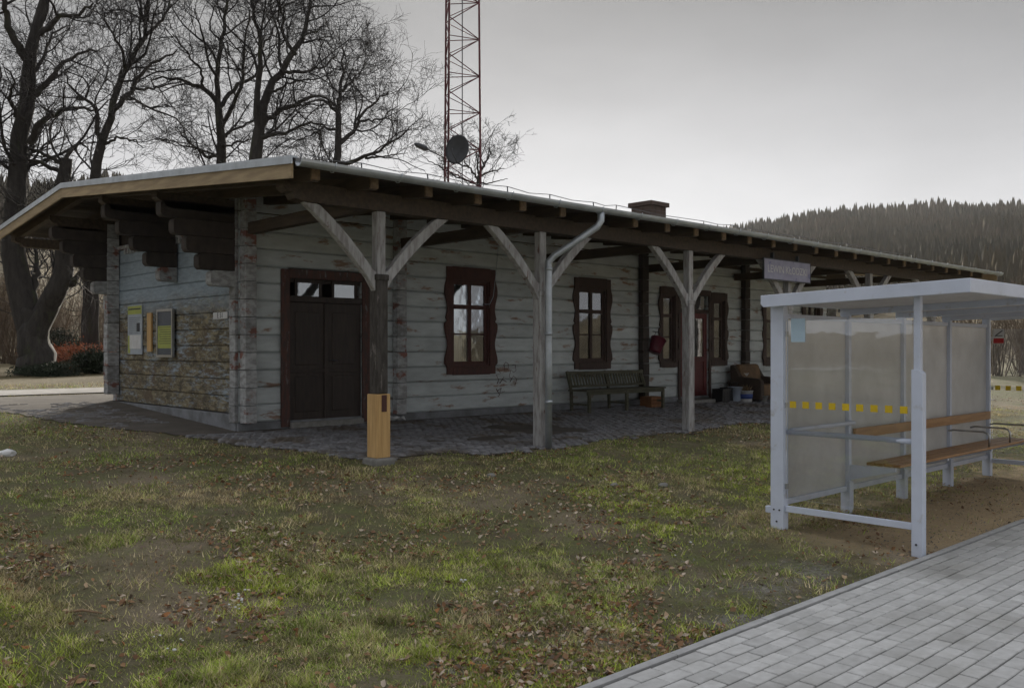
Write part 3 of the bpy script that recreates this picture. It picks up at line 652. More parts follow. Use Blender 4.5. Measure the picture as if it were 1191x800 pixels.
# windows
def wavy(X0, X1, Z0, Z1, n_=40):
    H = Z1-Z0; L = []
    for i in range(n_+1):
        t_ = i/n_
        off = .035*math.sin(t_*math.pi*6.0-.6) if .08 < t_ < .92 else 0
        if abs(t_-.5) < .025: off = -.03
        if t_ < .08 or t_ > .92: off = -.02
        L.append((off, Z0+H*t_))
    left = [(X0-o+.0, z) for o, z in L]; right = [(X1+o, z) for o, z in L]
    return left, right
def window(Rc, b, cas, carved=True, curtain=True, side_light=False):
    X0, X1, Z0, Z1 = Rc
    o = empty('window', (GXX, WY, .53)); o.parent = st; o.location = (0, 0, 0)
    yf = WY-.045; yb = WY-.013
    if carved:
        left, right = wavy(X0, X1, Z0, Z1)
        MB().prism(left+[(X0+b, Z1), (X0+b, Z0)], 'y', yf, yb).build('casing', cas, o)
        MB().prism(right[::-1]+[(X1-b, Z0), (X1-b, Z1)], 'y', yf, yb).build('casing', cas, o)
    else:
        MB().box(X0, X0+b, yf, yb, Z0, Z1).build('casing', cas, o, bevel=.006)
        MB().box(X1-b, X1, yf, yb, Z0, Z1).build('casing', cas, o, bevel=.006)
    MB().box(X0+b-.001, X1-b+.001, yf-.004, yb, Z0-.01, Z0+b*.95).build('casing', cas, o, bevel=.006)
    MB().box(X0+b-.001, X1-b+.001, yf-.004, yb, Z1-b*1.5, Z1+.01).build('casing', cas, o, bevel=.006)
    xi0, xi1, zi0, zi1 = X0+b, X1-b, Z0+b*.95, Z1-b*1.5
    # reveal
    for (a0, a1, q0, q1) in ((xi0-.03, xi0+.03, zi0-.03, zi1+.03), (xi1-.03, xi1+.03, zi0-.03, zi1+.03), (xi0+.03, xi1-.03, zi0-.03, zi0+.03), (xi0+.03, xi1-.03, zi1-.03, zi1+.03)):
        MB().box(a0, a1, WY-.012, WY+.19, q0, q1).build('reveal', cas, o)
    xi0 += .03; xi1 -= .03; zi0 += .03; zi1 -= .03
    zt = zi1-(zi1-zi0)*.30; xm = (xi0+xi1)/2; yw = WY+.03
    fr = MB()
    fr.box(xi0, xi0+.05, yw, yw+.05, zi0, zi1); fr.box(xi1-.05, xi1, yw, yw+.05, zi0, zi1)
    fr.box(xi0+.05, xi1-.05, yw, yw+.05, zi0, zi0+.06); fr.box(xi0+.05, xi1-.05, yw, yw+.05, zi1-.05, zi1)
    fr.build('frame', cas, o)
    MB().box(xi0+.05, xi1-.05, yw-.012, yw+.055, zt-.04, zt+.04).build('transom', cas, o, bevel=.006)
    cols = [(xi0+.05, xi1-.05)]
    if not side_light:
        MB().box(xm-.04, xm+.04, yw-.010, yw+.053, zi0+.06, zi1-.05).build('mullion', cas, o, bevel=.005)
        cols = [(xi0+.05, xm-.04), (xm+.04, xi1-.05)]
    for (a, b_) in cols:
        zmid = zi0+.06+(zt-.04-zi0-.06)*.52
        MB().box(a, b_, yw+.012, yw+.036, zmid-.013, zmid+.013).build('glazing_bar', cas, o)
        for (q0, q1) in ((zi0+.06, zmid-.013), (zmid+.013, zt-.04), (zt+.04, zi1-.05)):
            MB().box(a+.001, b_-.001, yw+.020, yw+.025, q0+.001, q1-.001).build('pane', 'winglass', o)
        # inner casement, lighter paint
        ys_ = WY+.13
        inn = MB(); inn.box(a+.01, a+.035, ys_, ys_+.03, zi0+.05, zt-.05); inn.box(b_-.035, b_-.01, ys_, ys_+.03, zi0+.05, zt-.05)
        inn.box(a+.035, b_-.035, ys_, ys_+.03, zi0+.05, zi0+.08); inn.box(a+.035, b_-.035, ys_, ys_+.03, zmid-.012, zmid+.012); inn.box(a+.035, b_-.035, ys_, ys_+.03, zt-.08, zt-.05)
        inn.build('inner_sash', 'sash', o)
    if curtain:
        nw = 40; vv = []; 
        for i in range(nw+1):
            xx = xi0+(xi1-xi0)*i/nw; yy = WY+.24+.018*math.sin(i*1.9)+.01*math.sin(i*.7)
            vv += [(xx, yy, zi0-.05), (xx, yy, zt+.02)]
        cb = MB(); cb.add(vv, [(2*i, 2*i+2, 2*i+3, 2*i+1) for i in range(nw)], True); cb.build('curtain', 'curtain', o)
    return o
window(W1, .16, 'casing'); window(W2, .15, 'casing_brown'); window(S1, .12, 'casing_brown', True, True, True)
window(S2, .12, 'casing_brown', True, True, True); window(W4, .15, 'casing_brown'); window(W5, .15, 'casing_brown')
# double freight door on the left
def panel(mb_par, x0, x1, z0, z1, y, mat, name='panel'):
    MB().box(x0, x1, y-.016, y+.01, z0, z1).build(name, mat, mb_par, bevel=.012)
d = empty('double_door', (GXX, WY, .53)); d.parent = st; d.location = (0, 0, 0)
X0, X1, Z0, Z1 = D1; b = .15
Z0 = .58
for xa, xb in ((X0, X0+b), (X1-b, X1)):
    MB().box(xa, xb, WY-.06, WY-.014, Z0-.02, Z1).build('casing', 'door_casing', d, bevel=.01)
MB().box(X0+b+.001, X1-b-.001, WY-.062, WY-.014, Z1-.14, Z1+.01).build('casing', 'door_casing', d, bevel=.01)
xi0, xi1 = X0+b, X1-b; ztr = on_y(375, 349, WY)[1]; xm = (xi0+xi1)/2
MB().box(xi0, xi1, WY-.04, WY+.08, ztr-.05, ztr+.05).build('transom', 'door', d, bevel=.01)
MB().box(xi0, xi1, WY-.10, WY+.15, .45, Z0+.05).build('threshold', 'stone', d, bevel=.015)
for xa, xb in ((xi0+.004, xm-.003), (xm+.003, xi1-.004)):
    MB().box(xa, xb, WY+.01, WY+.06, Z0+.055, ztr-.053).build('leaf', 'door', d)
    zz = Z0+.06+(ztr-Z0)*.40
    panel(d, xa+.12, xb-.12, Z0+.2, zz-.09, WY+.012, 'door'); panel(d, xa+.12, xb-.12, zz+.09, ztr-.2, WY+.012, 'door')
    for q in (zz-.035, ): MB().box(xa+.01, xb-.01, WY-.012, WY+.02, q, q+.06).build('rail', 'door', d, bevel=.006)
    MB().box(xa+.12, xa+.16, WY+.0, WY+.03, ztr+.053, Z1-.143).build('transom_bar', 'door', d)
    MB().box(xa, xb, WY+.03, WY+.05, Z1-.20, Z1-.143).build('transom_bar', 'door', d); MB().box(xb-.12, xb-.05, WY+.03, WY+.05, ztr+.053, Z1-.2).build('transom_bar', 'door', d)
    MB().box(xa+.161, xb-.121, WY+.022, WY+.028, ztr+.054, Z1-.201).build('pane', 'winglass', d)
MB().box(xm-.035, xm+.035, WY-.015, WY+.0095, Z0+.06, ztr-.06).build('cover_strip', 'door', d, bevel=.008)
MB().tube([(xm+.09, WY+.01, 1.62), (xm+.09, WY-.05, 1.62), (xm+.20, WY-.05, 1.61)], .011, 8).build('handle', 'darkmetal', d)
# entrance door between the side lights
d = empty('entrance_door', (GXX, WY, .53)); d.parent = st; d.location = (0, 0, 0)
X0, X1, Z0, Z1 = D2; b = .09; Z0 = .56
for xa, xb in ((X0, X0+b), (X1-b, X1)): MB().box(xa+.002, xb-.002, WY-.05, WY-.014, Z0-.02, Z1).build('casing', 'casing_brown', d, bevel=.008)
MB().box(X0+b, X1-b, WY-.052, WY-.014, Z1-.14, Z1).build('casing', 'casing_brown', d, bevel=.008)
xi0, xi1 = X0+b, X1-b; zt = 2.72
MB().box(xi0, xi1, WY-.02, WY+.08, zt-.04, zt+.05).build('transom', 'casing_brown', d, bevel=.008)
MB().box(xi0+.05, xi1-.05, WY+.03, WY+.035, zt+.055, Z1-.145).build('pane', 'winglass', d)
MB().box(xi0+.004, xi0+.14, WY+.02, WY+.07, Z0+.05, zt-.045).build('stile', 'red_door', d); MB().box(xi1-.14, xi1-.004, WY+.02, WY+.07, Z0+.05, zt-.045).build('stile', 'red_door', d)
for q0, q1 in ((Z0+.05, Z0+.22), (1.50, 1.62), (zt-.17, zt-.045)): MB().box(xi0+.14, xi1-.14, WY+.02, WY+.07, q0, q1).build('rail', 'red_door', d)
MB().box(xi0+.14, xi1-.14, WY+.04, WY+.06, Z0+.22, 1.50).build('panel', 'red_door', d)
MB().box(xi0+.14, xi1-.14, WY+.04, WY+.045, 1.62, zt-.17).build('pane', 'winglass', d)
MB().tube([(xi0+.08, WY+.02, 1.55), (xi0+.08, WY-.04, 1.55), (xi0+.18, WY-.04, 1.55)], .010, 8).build('handle', 'darkmetal', d)
MB().box(X0-.05, X1+.25, WY-.50, WY-.031, .46, .60).build('door_step', 'stone', st, bevel=.015)
# canopy posts with curved braces
POSTX = [on_y(p, HY, 9.46)[0] for p in (440, 628, 800, 915, 1010)]; POSTX.append(POSTX[-1]+3.5)
BEAMZ = 3.84-.09-.22
for q, X in enumerate(POSTX):
    po = empty('canopy_post', (GXX, WY, .53)); po.parent = st; po.location = (0, 0, 0)
    gzv = float(gz(X, 9.46)); Y = 9.46; hw = .064
    if q == 0:
        tag(po, 'canopy post with a new yellow timber spliced into its foot')
        MB().box(X-.155, X+.155, Y-.155, Y+.155, gzv-.2, gzv+.085).build('foot_block', 'stone', po, bevel=.03)
        zs = on_y(440, 458, Y)[1]
        MB().box(X-.105, X+.105, Y-.105, Y+.105, gzv+.086, zs).build('new_timber', 'newwood', po, bevel=.008)
        MB().box(X-.03, X+.045, Y-.112, Y-.1055, zs-.22, zs-.01).build('splice_block', 'casing', po)
        MB().box(X-.085, X+.085, Y-.085, Y+.085, zs+.002, 2.72).build('old_shaft', 'darkpost', po, bevel=.015)
        MB().box(X-hw, X+hw, Y-hw, Y+hw, 2.722, BEAMZ).build('upper_shaft', 'post', po, bevel=.012)
        MB().box(X-.097, X+.097, Y-.097, Y+.097, 2.66, 2.74).build('collar', 'darkpost', po, bevel=.015)
    else:
        MB().box(X-.082, X+.082, Y-.082, Y+.082, gzv-.1, 2.62).build('shaft', 'post', po, bevel=.018)
        MB().box(X-hw, X+hw, Y-hw, Y+hw, 2.622, BEAMZ).build('upper_shaft', 'post', po, bevel=.012)
        MB().box(X-.092, X+.092, Y-.092, Y+.092, 2.58, 2.66).build('collar', 'post', po, bevel=.015)
    for s_ in (-1, 1):
        p0 = (s_*(hw+.0), 2.62); p1 = (s_*1.02, BEAMZ+.0)
        lo = []; hi = []
        for i in range(11):
            t_ = i/10; sag = -.07*math.sin(math.pi*t_)
            cx_ = p0[0]+(p1[0]-p0[0])*t_; cz_ = p0[1]+(p1[1]-p0[1])*t_
            nx_, nz_ = s_*.68, -.73
            lo.append((X+cx_+nx_*.045, cz_+nz_*.045-sag*.6))
            hi.append((X+cx_-nx_*.075, cz_-nz_*.075-sag*1.0))
        lo[0] = (X+s_*hw, 2.50); hi[0] = (X+s_*hw, 2.77); hi[-1] = (X+s_*.92, BEAMZ); lo[-1] = (X+s_*1.10, BEAMZ)
        MB().prism(lo+hi[::-1], 'y', Y-.05, Y+.05).build('brace', 'post', po, bevel=.010)
    MB().box(X-.07, X+.07, 9.56, WY-.02, BEAMZ+.03, BEAMZ+.2).build('tie_beam', 'rafter', po)
# graffiti scrawl beside the first window
def scrawl(px, w_, mat):
    pts = []
    for (a, b_) in px:
        X, Z = on_y(a, b_, WY); pts.append((X, WY-.016, Z))
    MB().tube(pts, w_, 4).build('scrawl', mat, fw_)
for L in ([(586, 431), (585, 424), (587, 421), (590, 423), (590, 428), (588, 430)], [(577, 428), (581, 434), (576, 436), (579, 442), (577, 446)], [(594, 425), (598, 424), (599, 431), (596, 433), (593, 430), (591, 438), (594, 440)],
          [(585, 438), (580, 446), (583, 441), (588, 444)], [(592, 444), (596, 437), (600, 441), (598, 447)], [(577, 455), (582, 451), (580, 457), (586, 455)], [(576, 452), (580, 459), (578, 461)]):
    scrawl(L, .007, 'redink')

MB().tube([(on_y(a, b_, WY)[0], WY-.055, on_y(a, b_, WY)[1]) for a, b_ in ((577, 285), (574, 320), (571, 345), (567, 354), (561, 354))], .006, 5).build('cable', 'paper', st)

# notices on the gable wall
def gpt(x, y): return on_x(x, y, GXX)
def board(name, xa, xb, yt, yb, th, mat, label, cat, dx=-.012):
    Ya, _ = gpt(xa, 400); Yb, _ = gpt(xb, 400); xm_ = (xa+xb)/2; z0 = gpt(xm_, yb)[1]; z1 = gpt(xm_, yt)[1]
    o = MB().box(GXX+dx-th, GXX+dx, Yb, Ya, z0, z1).build(name, mat, None, bevel=.002); tag(o, label, cat)
    return o, Yb, Ya, z0, z1, GXX+dx-th
o, ya, yb, z0, z1, xf = board('timetable_board', 150, 166.5, 355, 412, .02, 'paper', 'pale timetable sheet with yellow head nailed left on the gable wall', 'notice')
MB().box(xf-.003, xf, ya+.01, yb-.01, z1-.17, z1-.015).build('yellow_heading', 'paper_yellow', o)
MB().box(xf-.005, xf-.003, ya+.05, yb-.05, z1-.085, z1-.06).build('heading_line', 'ink', o)
MB().box(xf-.003, xf, yb-.12, yb-.02, z0+.02, z0+.35).build('yellow_panel', 'paper_yellow', o)
MB().box(xf-.005, xf, ya+.10, ya+.24, z0+.42, z0+.58).build('picture', 'ink', o)
MB().box(xf-.009, xf-.003, ya+.03, yb-.12, z0+.10, z0+.36).build('slip', 'white', o)
for i in range(9): MB().box(xf-.004, xf, ya+.06+.05*(i % 3), yb-.06, z1-.24-i*.036, z1-.232-i*.036).build('text_line', 'slate', o)
o, *_ = board('wooden_batten', 173, 178, 364, 409, .03, 'newwood', 'narrow bare yellow batten between the two notices', 'batten')
o, *_ = board('wooden_batten', 185.6, 187.4, 364, 410, .03, 'rafterend', 'thin brown batten tucked behind the framed notice board', 'batten')
o, ya, yb, z0, z1, xf = board('notice_board', 187.8, 205, 361, 414, .03, 'slate', 'framed slate notice board with a yellow sheet in its middle', 'notice board', -.045)
for (a, b_, q0, q1) in ((ya-.02, ya+.02, z0-.02, z1+.02), (yb-.02, yb+.02, z0-.02, z1+.02), (ya+.02, yb-.02, z0-.02, z0+.02), (ya+.02, yb-.02, z1-.02, z1+.02)):
    MB().box(xf-.015, xf+.028, a, b_, q0, q1).build('frame', 'steel', o)
H = z1-z0
MB().box(xf-.004, xf-.0005, ya+.021, yb-.021, z0+.17*H, z0+.66*H).build('yellow_sheet', 'paper_yellow', o)
for i in range(8): MB().box(xf-.006, xf-.004, ya+.05, yb-.06-.03*(i % 3), z0+(.62-i*.05)*H, z0+(.632-i*.05)*H).build('text_line', 'ink', o)
for yy in (ya+.06, yb-.06): MB().box(GXX-.045, GXX-.0, yy-.015, yy+.015, z0+.1, z0+.14).build('wall_bracket', 'steel', o)
o, ya, yb, z0, z1, xf = board('number_plate', 249, 265.5, 363, 371, .012, 'white', 'small white number plate at the corner of the gable wall', 'sign')
ORG[o.name] = np.zeros(3)
text_obj('E 51', .12, 'ink', o, (xf-.002, (ya+yb)/2, (z0+z1)/2), (R(90), 0, R(-90)))

# station name board on the fourth canopy post
xa = on_y(887, HY, 9.30)[0]; xb = on_y(940.5, HY, 9.30)[0]; zc = on_y(913, 315, 9.30)[1]; hh = .19
nb_ = empty('station_sign', (xa, 9.30, zc), 'grey blue station name board hung from the canopy above the shelter', 'sign')
MB().box(xa, xb, 9.275, 9.30, zc-hh, zc+hh).build('board', 'signboard', nb_, bevel=.004)
for (a, b_, q0, q1) in ((xa-.012, xb+.012, zc+hh, zc+hh+.02), (xa-.012, xb+.012, zc-hh-.02, zc-hh), (xa-.012, xa-.0005, zc-hh, zc+hh), (xb+.0005, xb+.012, zc-hh, zc+hh)):
    MB().box(a, b_, 9.268, 9.305, q0, q1).build('rim', 'darkmetal', nb_)
text_obj('LEWIN KŁODZKI', .20, 'white', nb_, ((xa+xb)/2, 9.272, zc), (R(90), 0, 0))
for xx in (xa+.4, xb-.4): MB().box(xx-.02, xx+.02, 9.305, 9.37, zc+.02, zc+.33).build('hanger', 'darkmetal', nb_)

# ------------------------------------------------------------------ platform shelter
SX0, SX1, SYB, SYF = 8.10, 13.70, 4.71, 3.35
sh = empty('platform_shelter', (SX0, SYB, 0), 'white framed platform shelter with frosted rear panels and yellow marked glass end', 'shelter')
def gs(X, Y): return float(gz(X, Y))
def rz(Y): return 2.225 + .032*(SYB-Y)          # underside of the shelter roof, rising to the front
def post(x, y, z0, z1, w_, d_, name='post'):
    return MB().box(x-w_/2, x+w_/2, y-d_/2, y+d_/2, z0, z1).build(name, 'whitepaint', sh, bevel=.006)
o = post(SX0, SYB, gs(SX0, SYB)-.06, rz(SYB), .10, .14, 'corner_post')
for zz in (.10, .215):
    for dy in ((-.03, .03) if zz > .2 else (0,)): MB().tube([(SX0-.05, SYB+dy, zz), (SX0-.057, SYB+dy, zz)], .009, 8).build('bolt', 'darkmetal', o)
MB().box(SX0-.03, SX0+.03, SYB+.07, SYB+.14, .17, .235).build('lug', 'whitepaint', sh, bevel=.005)
# front post of the near end: slim above, doubled below
MB().box(SX0-.028, SX0+.028, SYF-.03, SYF+.03, 1.56, rz(SYF)).build('post', 'whitepaint', sh, bevel=.005)
poly = [(SYF+.045, -.05), (SYF+.045, 1.62), (SYF-.02, 1.62), (SYF-.055, 1.585), (SYF-.055, -.05)]
o = MB().prism(poly, 'x', SX0-.040, SX0+.040).build('lower_post', 'whitepaint', sh, bevel=.005)
MB().tube([(SX0-.04, SYF, .08), (SX0-.047, SYF, .08)], .010, 8).build('bolt', 'darkmetal', o)
MULX = [SX0+1.4*i for i in range(1, 5)]
for X in MULX:
    o = post(X, SYB, gs(X, SYB)-.06, rz(SYB), .06, .10, 'mullion')
    MB().tube([(X-.03, SYB-.051, .12), (X-.03, SYB-.058, .12)], .008, 6).build('bolt', 'darkmetal', o)
    MB().box(X-.045, X+.045, SYB-.065, SYB-.0505, gs(X, SYB)-.05, .36).build('foot_plate', 'whitepaint', sh, bevel=.004)
xs_ = [SX0]+MULX
for i in range(4):
    a, b_ = xs_[i]+(.051 if i == 0 else .031), xs_[i+1]-.031
    MB().box(a, b_, SYB-.006, SYB+.006, .31, 2.10).build('rear_panel', 'panel', sh)
    MB().box(a, b_, SYB-.03, SYB+.03, .25, .308).build('bottom_rail', 'whitepaint', sh, bevel=.004)
    MB().box(a, b_, SYB-.025, SYB+.025, 2.102, 2.15).build('top_rail', 'whitepaint', sh, bevel=.004)
    for zz in (.45, 1.2, 1.95):
        MB().box(a, a+.05, SYB-.02, SYB-.0065, zz-.02, zz+.02).build('clamp', 'steel', sh)
for X, nm in ((SX0, 0), (SX1, 1)):
    ya, yb = SYF+.05, SYB-.075
    pane = MB().box(X-.004, X+.004, ya, yb, .33, 2.08).build('end_pane', 'endglass', sh)
    MB().box(X-.02, X+.02, ya, yb, .20, .26).build('end_rail', 'whitepaint', sh, bevel=.004)
    for i in range(9):
        yy = yb-.075-i*(yb-ya-.15)/8
        MB().box(X-.0062, X-.0042, yy-.034, yy+.034, 1.225, 1.29).build('yellow_square', 'yellow', pane)
    for zz in (.45, 1.25, 1.95):
        MB().box(X-.022, X+.022, yb-.015, yb+.006, zz-.025, zz+.025).build('clamp', 'steel', sh)
MB().box(SX1-.028, SX1+.028, SYF-.03, SYF+.03, -.05, rz(SYF)).build('post', 'whitepaint', sh, bevel=.005)
# leaning rail round the near end
zr = 1.0
MB().tube([(SX0+.0, SYF+.04, zr-.02), (SX0+.05, SYF+.4, zr-.02), (SX0+.05, SYB-.25, zr-.02), (SX0+.05, SYB-.12, zr-.02), (SX0+.05, SYB-.06, zr-.02)], .026, 12).build('rail', 'whitepaint', sh)
MB().tube([(SX0+.05, SYB-.10, zr), (SX0+.3, SYB-.10, zr), (MULX[0]-.02, SYB-.10, zr), (MULX[0], SYB-.05, zr)], .022, 12).build('rail', 'whitepaint', sh)
# roof tray
yf_, yb_ = 2.84, 4.80; x0_, x1_ = 7.90, 13.95
def tray(xa, xb, ya, yb, d0, d1, name, mat, par):
    vv = [(x_, y_, rz(y_)+dz) for dz in (d0, d1) for y_ in (ya, yb) for x_ in (xa, xb)]
    return MB().add(vv, [(0, 2, 3, 1), (4, 5, 7, 6), (0, 1, 5, 4), (2, 6, 7, 3), (0, 4, 6, 2), (1, 3, 7, 5)]).build(name, mat, par, bevel=.006)
tray(x0_+.031, x1_-.031, yf_+.031, yb_-.031, .02, .06, 'roof_sheet', 'shelter_roof', sh)
fz = [(yf_, rz(yf_)-.012), (yb_-.03, rz(yb_)-.012), (yb_, rz(yb_)+.02), (yb_, rz(yb_)+.105), (yf_, rz(yf_)+.105)]
MB().prism(fz, 'x', x0_, x0_+.03).build('fascia', 'whitepaint', sh, bevel=.004)
MB().prism(fz, 'x', x1_-.03, x1_).build('fascia', 'whitepaint', sh, bevel=.004)
tray(x0_+.0305, x1_-.0305, yf_, yf_+.03, -.012, .105, 'fascia', 'whitepaint', sh)
tray(x0_+.0305, x1_-.0305, yb_-.03, yb_, .02, .105, 'fascia', 'whitepaint', sh)
for i in range(5):
    X = SX0+1.4*i
    tray(X-.025, X+.025, yf_+.031, yb_-.031, -.055 if 0 < i < 4 else -.0, .019, 'roof_rib', 'whitepaint', sh)
n_ = int((yb_-yf_-.1)/.16)
for i in range(n_):
    ya = yf_+.05+i*.16
    tray(x0_+.032, x1_-.032, ya, ya+.15, .0195-.012, .0195, 'ceiling_strip', 'shelter_roof', sh)
# bench and back board
seat = empty('bench', (SX0, SYB, 0)); seat.parent = sh; seat.location = (0, 0, 0)
bx0, bx1 = 9.56, 13.72; zb_ = .54
for i in range(4):
    y0 = 4.14+i*.095
    MB().box(bx0, bx1, y0, y0+.085, zb_, zb_+.032).build('seat_slat', 'slat', seat, bevel=.006)
MB().box(bx0-.01, bx1-.1, SYB-.085, SYB-.052, .82, .93).build('back_board', 'slat', seat, bevel=.006)
for X in MULX:
    poly = [(SYB-.05, zb_-.17), (SYB-.05, zb_-.002), (4.16, zb_-.002), (4.16, zb_-.035)]
    MB().prism(poly, 'x', X-.02, X+.02).build('seat_bracket', 'whitepaint', seat, bevel=.003)
for X in (12.2, 12.95, 13.68):
    MB().tube([(X, 4.16, zb_+.03), (X, 4.16, zb_+.16), (X, 4.185, zb_+.20), (X, 4.23, zb_+.215), (X, 4.45, zb_+.215), (X, 4.60, zb_+.215), (X, 4.655, zb_+.2)], .013, 8).build('arm_rest', 'steel', seat)
# notices on the glass
Yq, zq = on_x(927.5, 384, SX0-.01)
o = MB().box(SX0-.0075, SX0-.0045, Yq-.075, Yq+.075, zq-.115, zq+.115).build('notice_sheet', 'skypaper', None)
tag(o, 'pale blue paper sheet stuck inside the near glass end of the shelter', 'notice')
Yq, zq = on_x(1161, 391, SX1-.01)
o = MB().box(SX1-.009, SX1-.0045, Yq-.07, Yq+.07, zq-.10, zq+.10).build('no_smoking_sign', 'white', None)
tag(o, 'small white and red sticker on the far glass end of the shelter', 'sign')
MB().box(SX1-.0105, SX1-.0092, Yq-.068, Yq+.068, zq-.098, zq-.03).build('red_band', 'red', o)
MB().beam((SX1-.0097, Yq-.05, zq+.08), (SX1-.0097, Yq+.05, zq+.0), .003, .014).build('stroke', 'ink', o)
MB().box(SX1-.0105, SX1-.0092, Yq-.05, Yq+.04, zq+.0, zq+.012).build('stroke', 'ink', o)

# ------------------------------------------------------------------ things under the canopy
FL = .53
def fz_(X, Y): return float(gz(X, Y))+.012
bx0, bx1, by0, by1 = 13.55, 16.15, 12.15, 12.68
zf = fz_(14.8, 12.4)
bn = empty('slatted_bench', (14.8, 12.4, zf), 'long weathered wooden bench with slatted back against the station wall', 'bench')
for i in range(5):
    y0 = by0+i*.107; MB().box(bx0, bx1, y0, y0+.099, zf+.43, zf+.462).build('seat_board', 'bench', bn, bevel=.006)
for X in (bx0+.12, (bx0+bx1)/2, bx1-.06):
    MB().box(X-.03, X+.03, by0+.02, by0+.08, zf-.02, zf+.428).build('leg', 'bench', bn, bevel=.006)
    MB().beam((X, by1, zf-.02), (X, by1+.02, zf+.43), .055, .055, (0, 1, 0)).build('leg', 'bench', bn, bevel=.006)
    MB().beam((X, by1+.02, zf+.43), (X, by1+.14, zf+.83), .05, .05, (0, 1, 0)).build('back_post', 'bench', bn, bevel=.006)
    MB().box(X-.02, X+.02, by0+.081, by1-.03, zf+.14, zf+.18).build('stretcher', 'bench', bn)
MB().box(bx0+.05, bx1-.03, by0+.03, by0+.06, zf+.36, zf+.426).build('apron', 'bench', bn)
def bk(z): return by1+.02+.3*(z-.43)
for z_, h_ in ((.79, .07), (.52, .05)):
    MB().beam((bx0+.08, bk(z_)-.015, zf+z_), (bx1-.02, bk(z_)-.015, zf+z_), .03, h_).build('back_rail', 'bench', bn, bevel=.005)
for i in range(26):
    X = bx0+.18+i*(bx1-bx0-.28)/25
    if abs(X-(bx0+bx1)/2) < .04: continue
    MB().beam((X, bk(.545), zf+.545), (X, bk(.755), zf+.755), .045, .014, (0, 1, 0)).build('back_slat', 'bench', bn)
# crate under the bench end
xq = on_y(757, HY, 12.5)[0]; zf = fz_(xq, 12.5)
cr = empty('crate', (xq, 12.5, zf), 'small orange brown crate under the right end of the wooden bench', 'crate')
for i in range(3): MB().box(xq-.2, xq+.2, 12.34, 12.355, zf+.005+i*.08, zf+.075+i*.08).build('slat', 'cardboard', cr)
for i in range(3): MB().box(xq-.2, xq+.2, 12.645, 12.66, zf+.005+i*.08, zf+.075+i*.08).build('slat', 'cardboard', cr)
for s_ in (-1, 1): MB().box(xq+s_*.185-.012, xq+s_*.185+.012, 12.356, 12.644, zf, zf+.235).build('end_panel', 'cardboard', cr)
MB().box(xq-.17, xq+.17, 12.357, 12.643, zf+.002, zf+.014).build('base', 'cardboard', cr)
# maroon pail hung on the wall
xq, zq = on_y(761, 402, 12.85)
pl = empty('hanging_pail', (xq, 12.85, zq), 'maroon enamel pail hung askew on the wall beside the entrance side light', 'pail')
th_ = R(28)
def tilt(p):
    dx, dz = p[0]-xq, p[2]-zq
    return (xq+dx*math.cos(th_)+dz*math.sin(th_), p[1], zq-dx*math.sin(th_)+dz*math.cos(th_))
MB().lathe((xq, 12.80, zq-.17), [(.001, 0), (.13, 0), (.135, .01), (.175, .33), (.185, .335), (.185, .345), (.17, .34), (.125, .02), (.001, .018)], 20).build('body', 'maroon', pl, xf=tilt)
MB().tube([(xq-.18, 12.80, zq+.15), (xq-.16, 12.80, zq+.27), (xq-.06, 12.82, zq+.33), (xq+.06, 12.82, zq+.33), (xq+.16, 12.80, zq+.27), (xq+.18, 12.80, zq+.15)], .008, 6).build('handle', 'darkmetal', pl, xf=tilt)
MB().tube([(xq+.10, 12.985, zq+.33), (xq+.10, 12.82, zq+.31), (xq+.10, 12.80, zq+.34)], .01, 6).build('hook', 'darkmetal', pl)
# black crates, bins, pots, armchair right of the entrance
def bin_box(px, Y, w_, h_, mat, label, name='storage_box'):
    X = on_y(px, HY, Y)[0]; z = fz_(X, Y)
    o = empty(name, (X, Y, z), label, 'box')
    vv = MB()
    a, t_ = w_/2, .018
    vv.box(X-a, X+a, Y-a, Y-a+t_, z, z+h_).box(X-a, X+a, Y+a-t_, Y+a, z, z+h_).box(X-a, X-a+t_, Y-a+t_, Y+a-t_, z, z+h_).box(X+a-t_, X+a, Y-a+t_, Y+a-t_, z, z+h_)
    vv.build('side', mat, o); MB().box(X-a+t_, X+a-t_, Y-a+t_, Y+a-t_, z+.001, z+.02).build('base', mat, o)
    MB().box(X-a-.012, X+a+.012, Y-a-.012, Y-a-.0005, z+h_-.05, z+h_-.005).build('rim', mat, o); 
    for s_ in (-1, 1): MB().box(X+s_*a*.55-.012, X+s_*a*.55+.012, Y-a-.008, Y-a-.0005, z+.01, z+h_-.055).build('rib', mat, o)
    return o
bin_box(838, 12.45, .30, .33, 'black', 'black plastic box just right of the entrance step')
bin_box(846.5, 12.55, .30, .34, 'black', 'black plastic box squeezed beside the pale blue bin')
def pail(px, Y, r0, r1, h_, mat, name, label, cat, zbase=None, band=None):
    X = on_y(px, HY, Y)[0]; z = fz_(X, Y) if zbase is None else zbase
    o = empty(name, (X, Y, z), label, cat)
    MB().lathe((X, Y, z), [(.001, 0), (r0, 0), (r0+.004, .01), (r1, h_-.012), (r1+.012, h_-.012), (r1+.012, h_), (r1-.008, h_), (r0-.006, .02), (.001, .018)], 20).build('body', mat, o)
    if band:
        f = lambda q: r0+.004+(r1-r0-.004)*q
        MB().lathe((X, Y, z), [(f(.3)+.002, h_*.3), (f(.3)+.004, h_*.3), (f(.72)+.004, h_*.72), (f(.72)+.002, h_*.72)], 20).build('label_band', band, o)
    return o, X, Y, z
pail(855, 12.42, .13, .17, .36, 'bluewhite', 'waste_bin', 'pale blue white bin between black boxes and planted bucket', 'bin')
o, X, Y, z = pail(867, 12.22, .14, .17, .28, 'white', 'planted_bucket', 'white bucket with blue print and a dry plant in it', 'bucket', None, 'blue')
mb = MB()
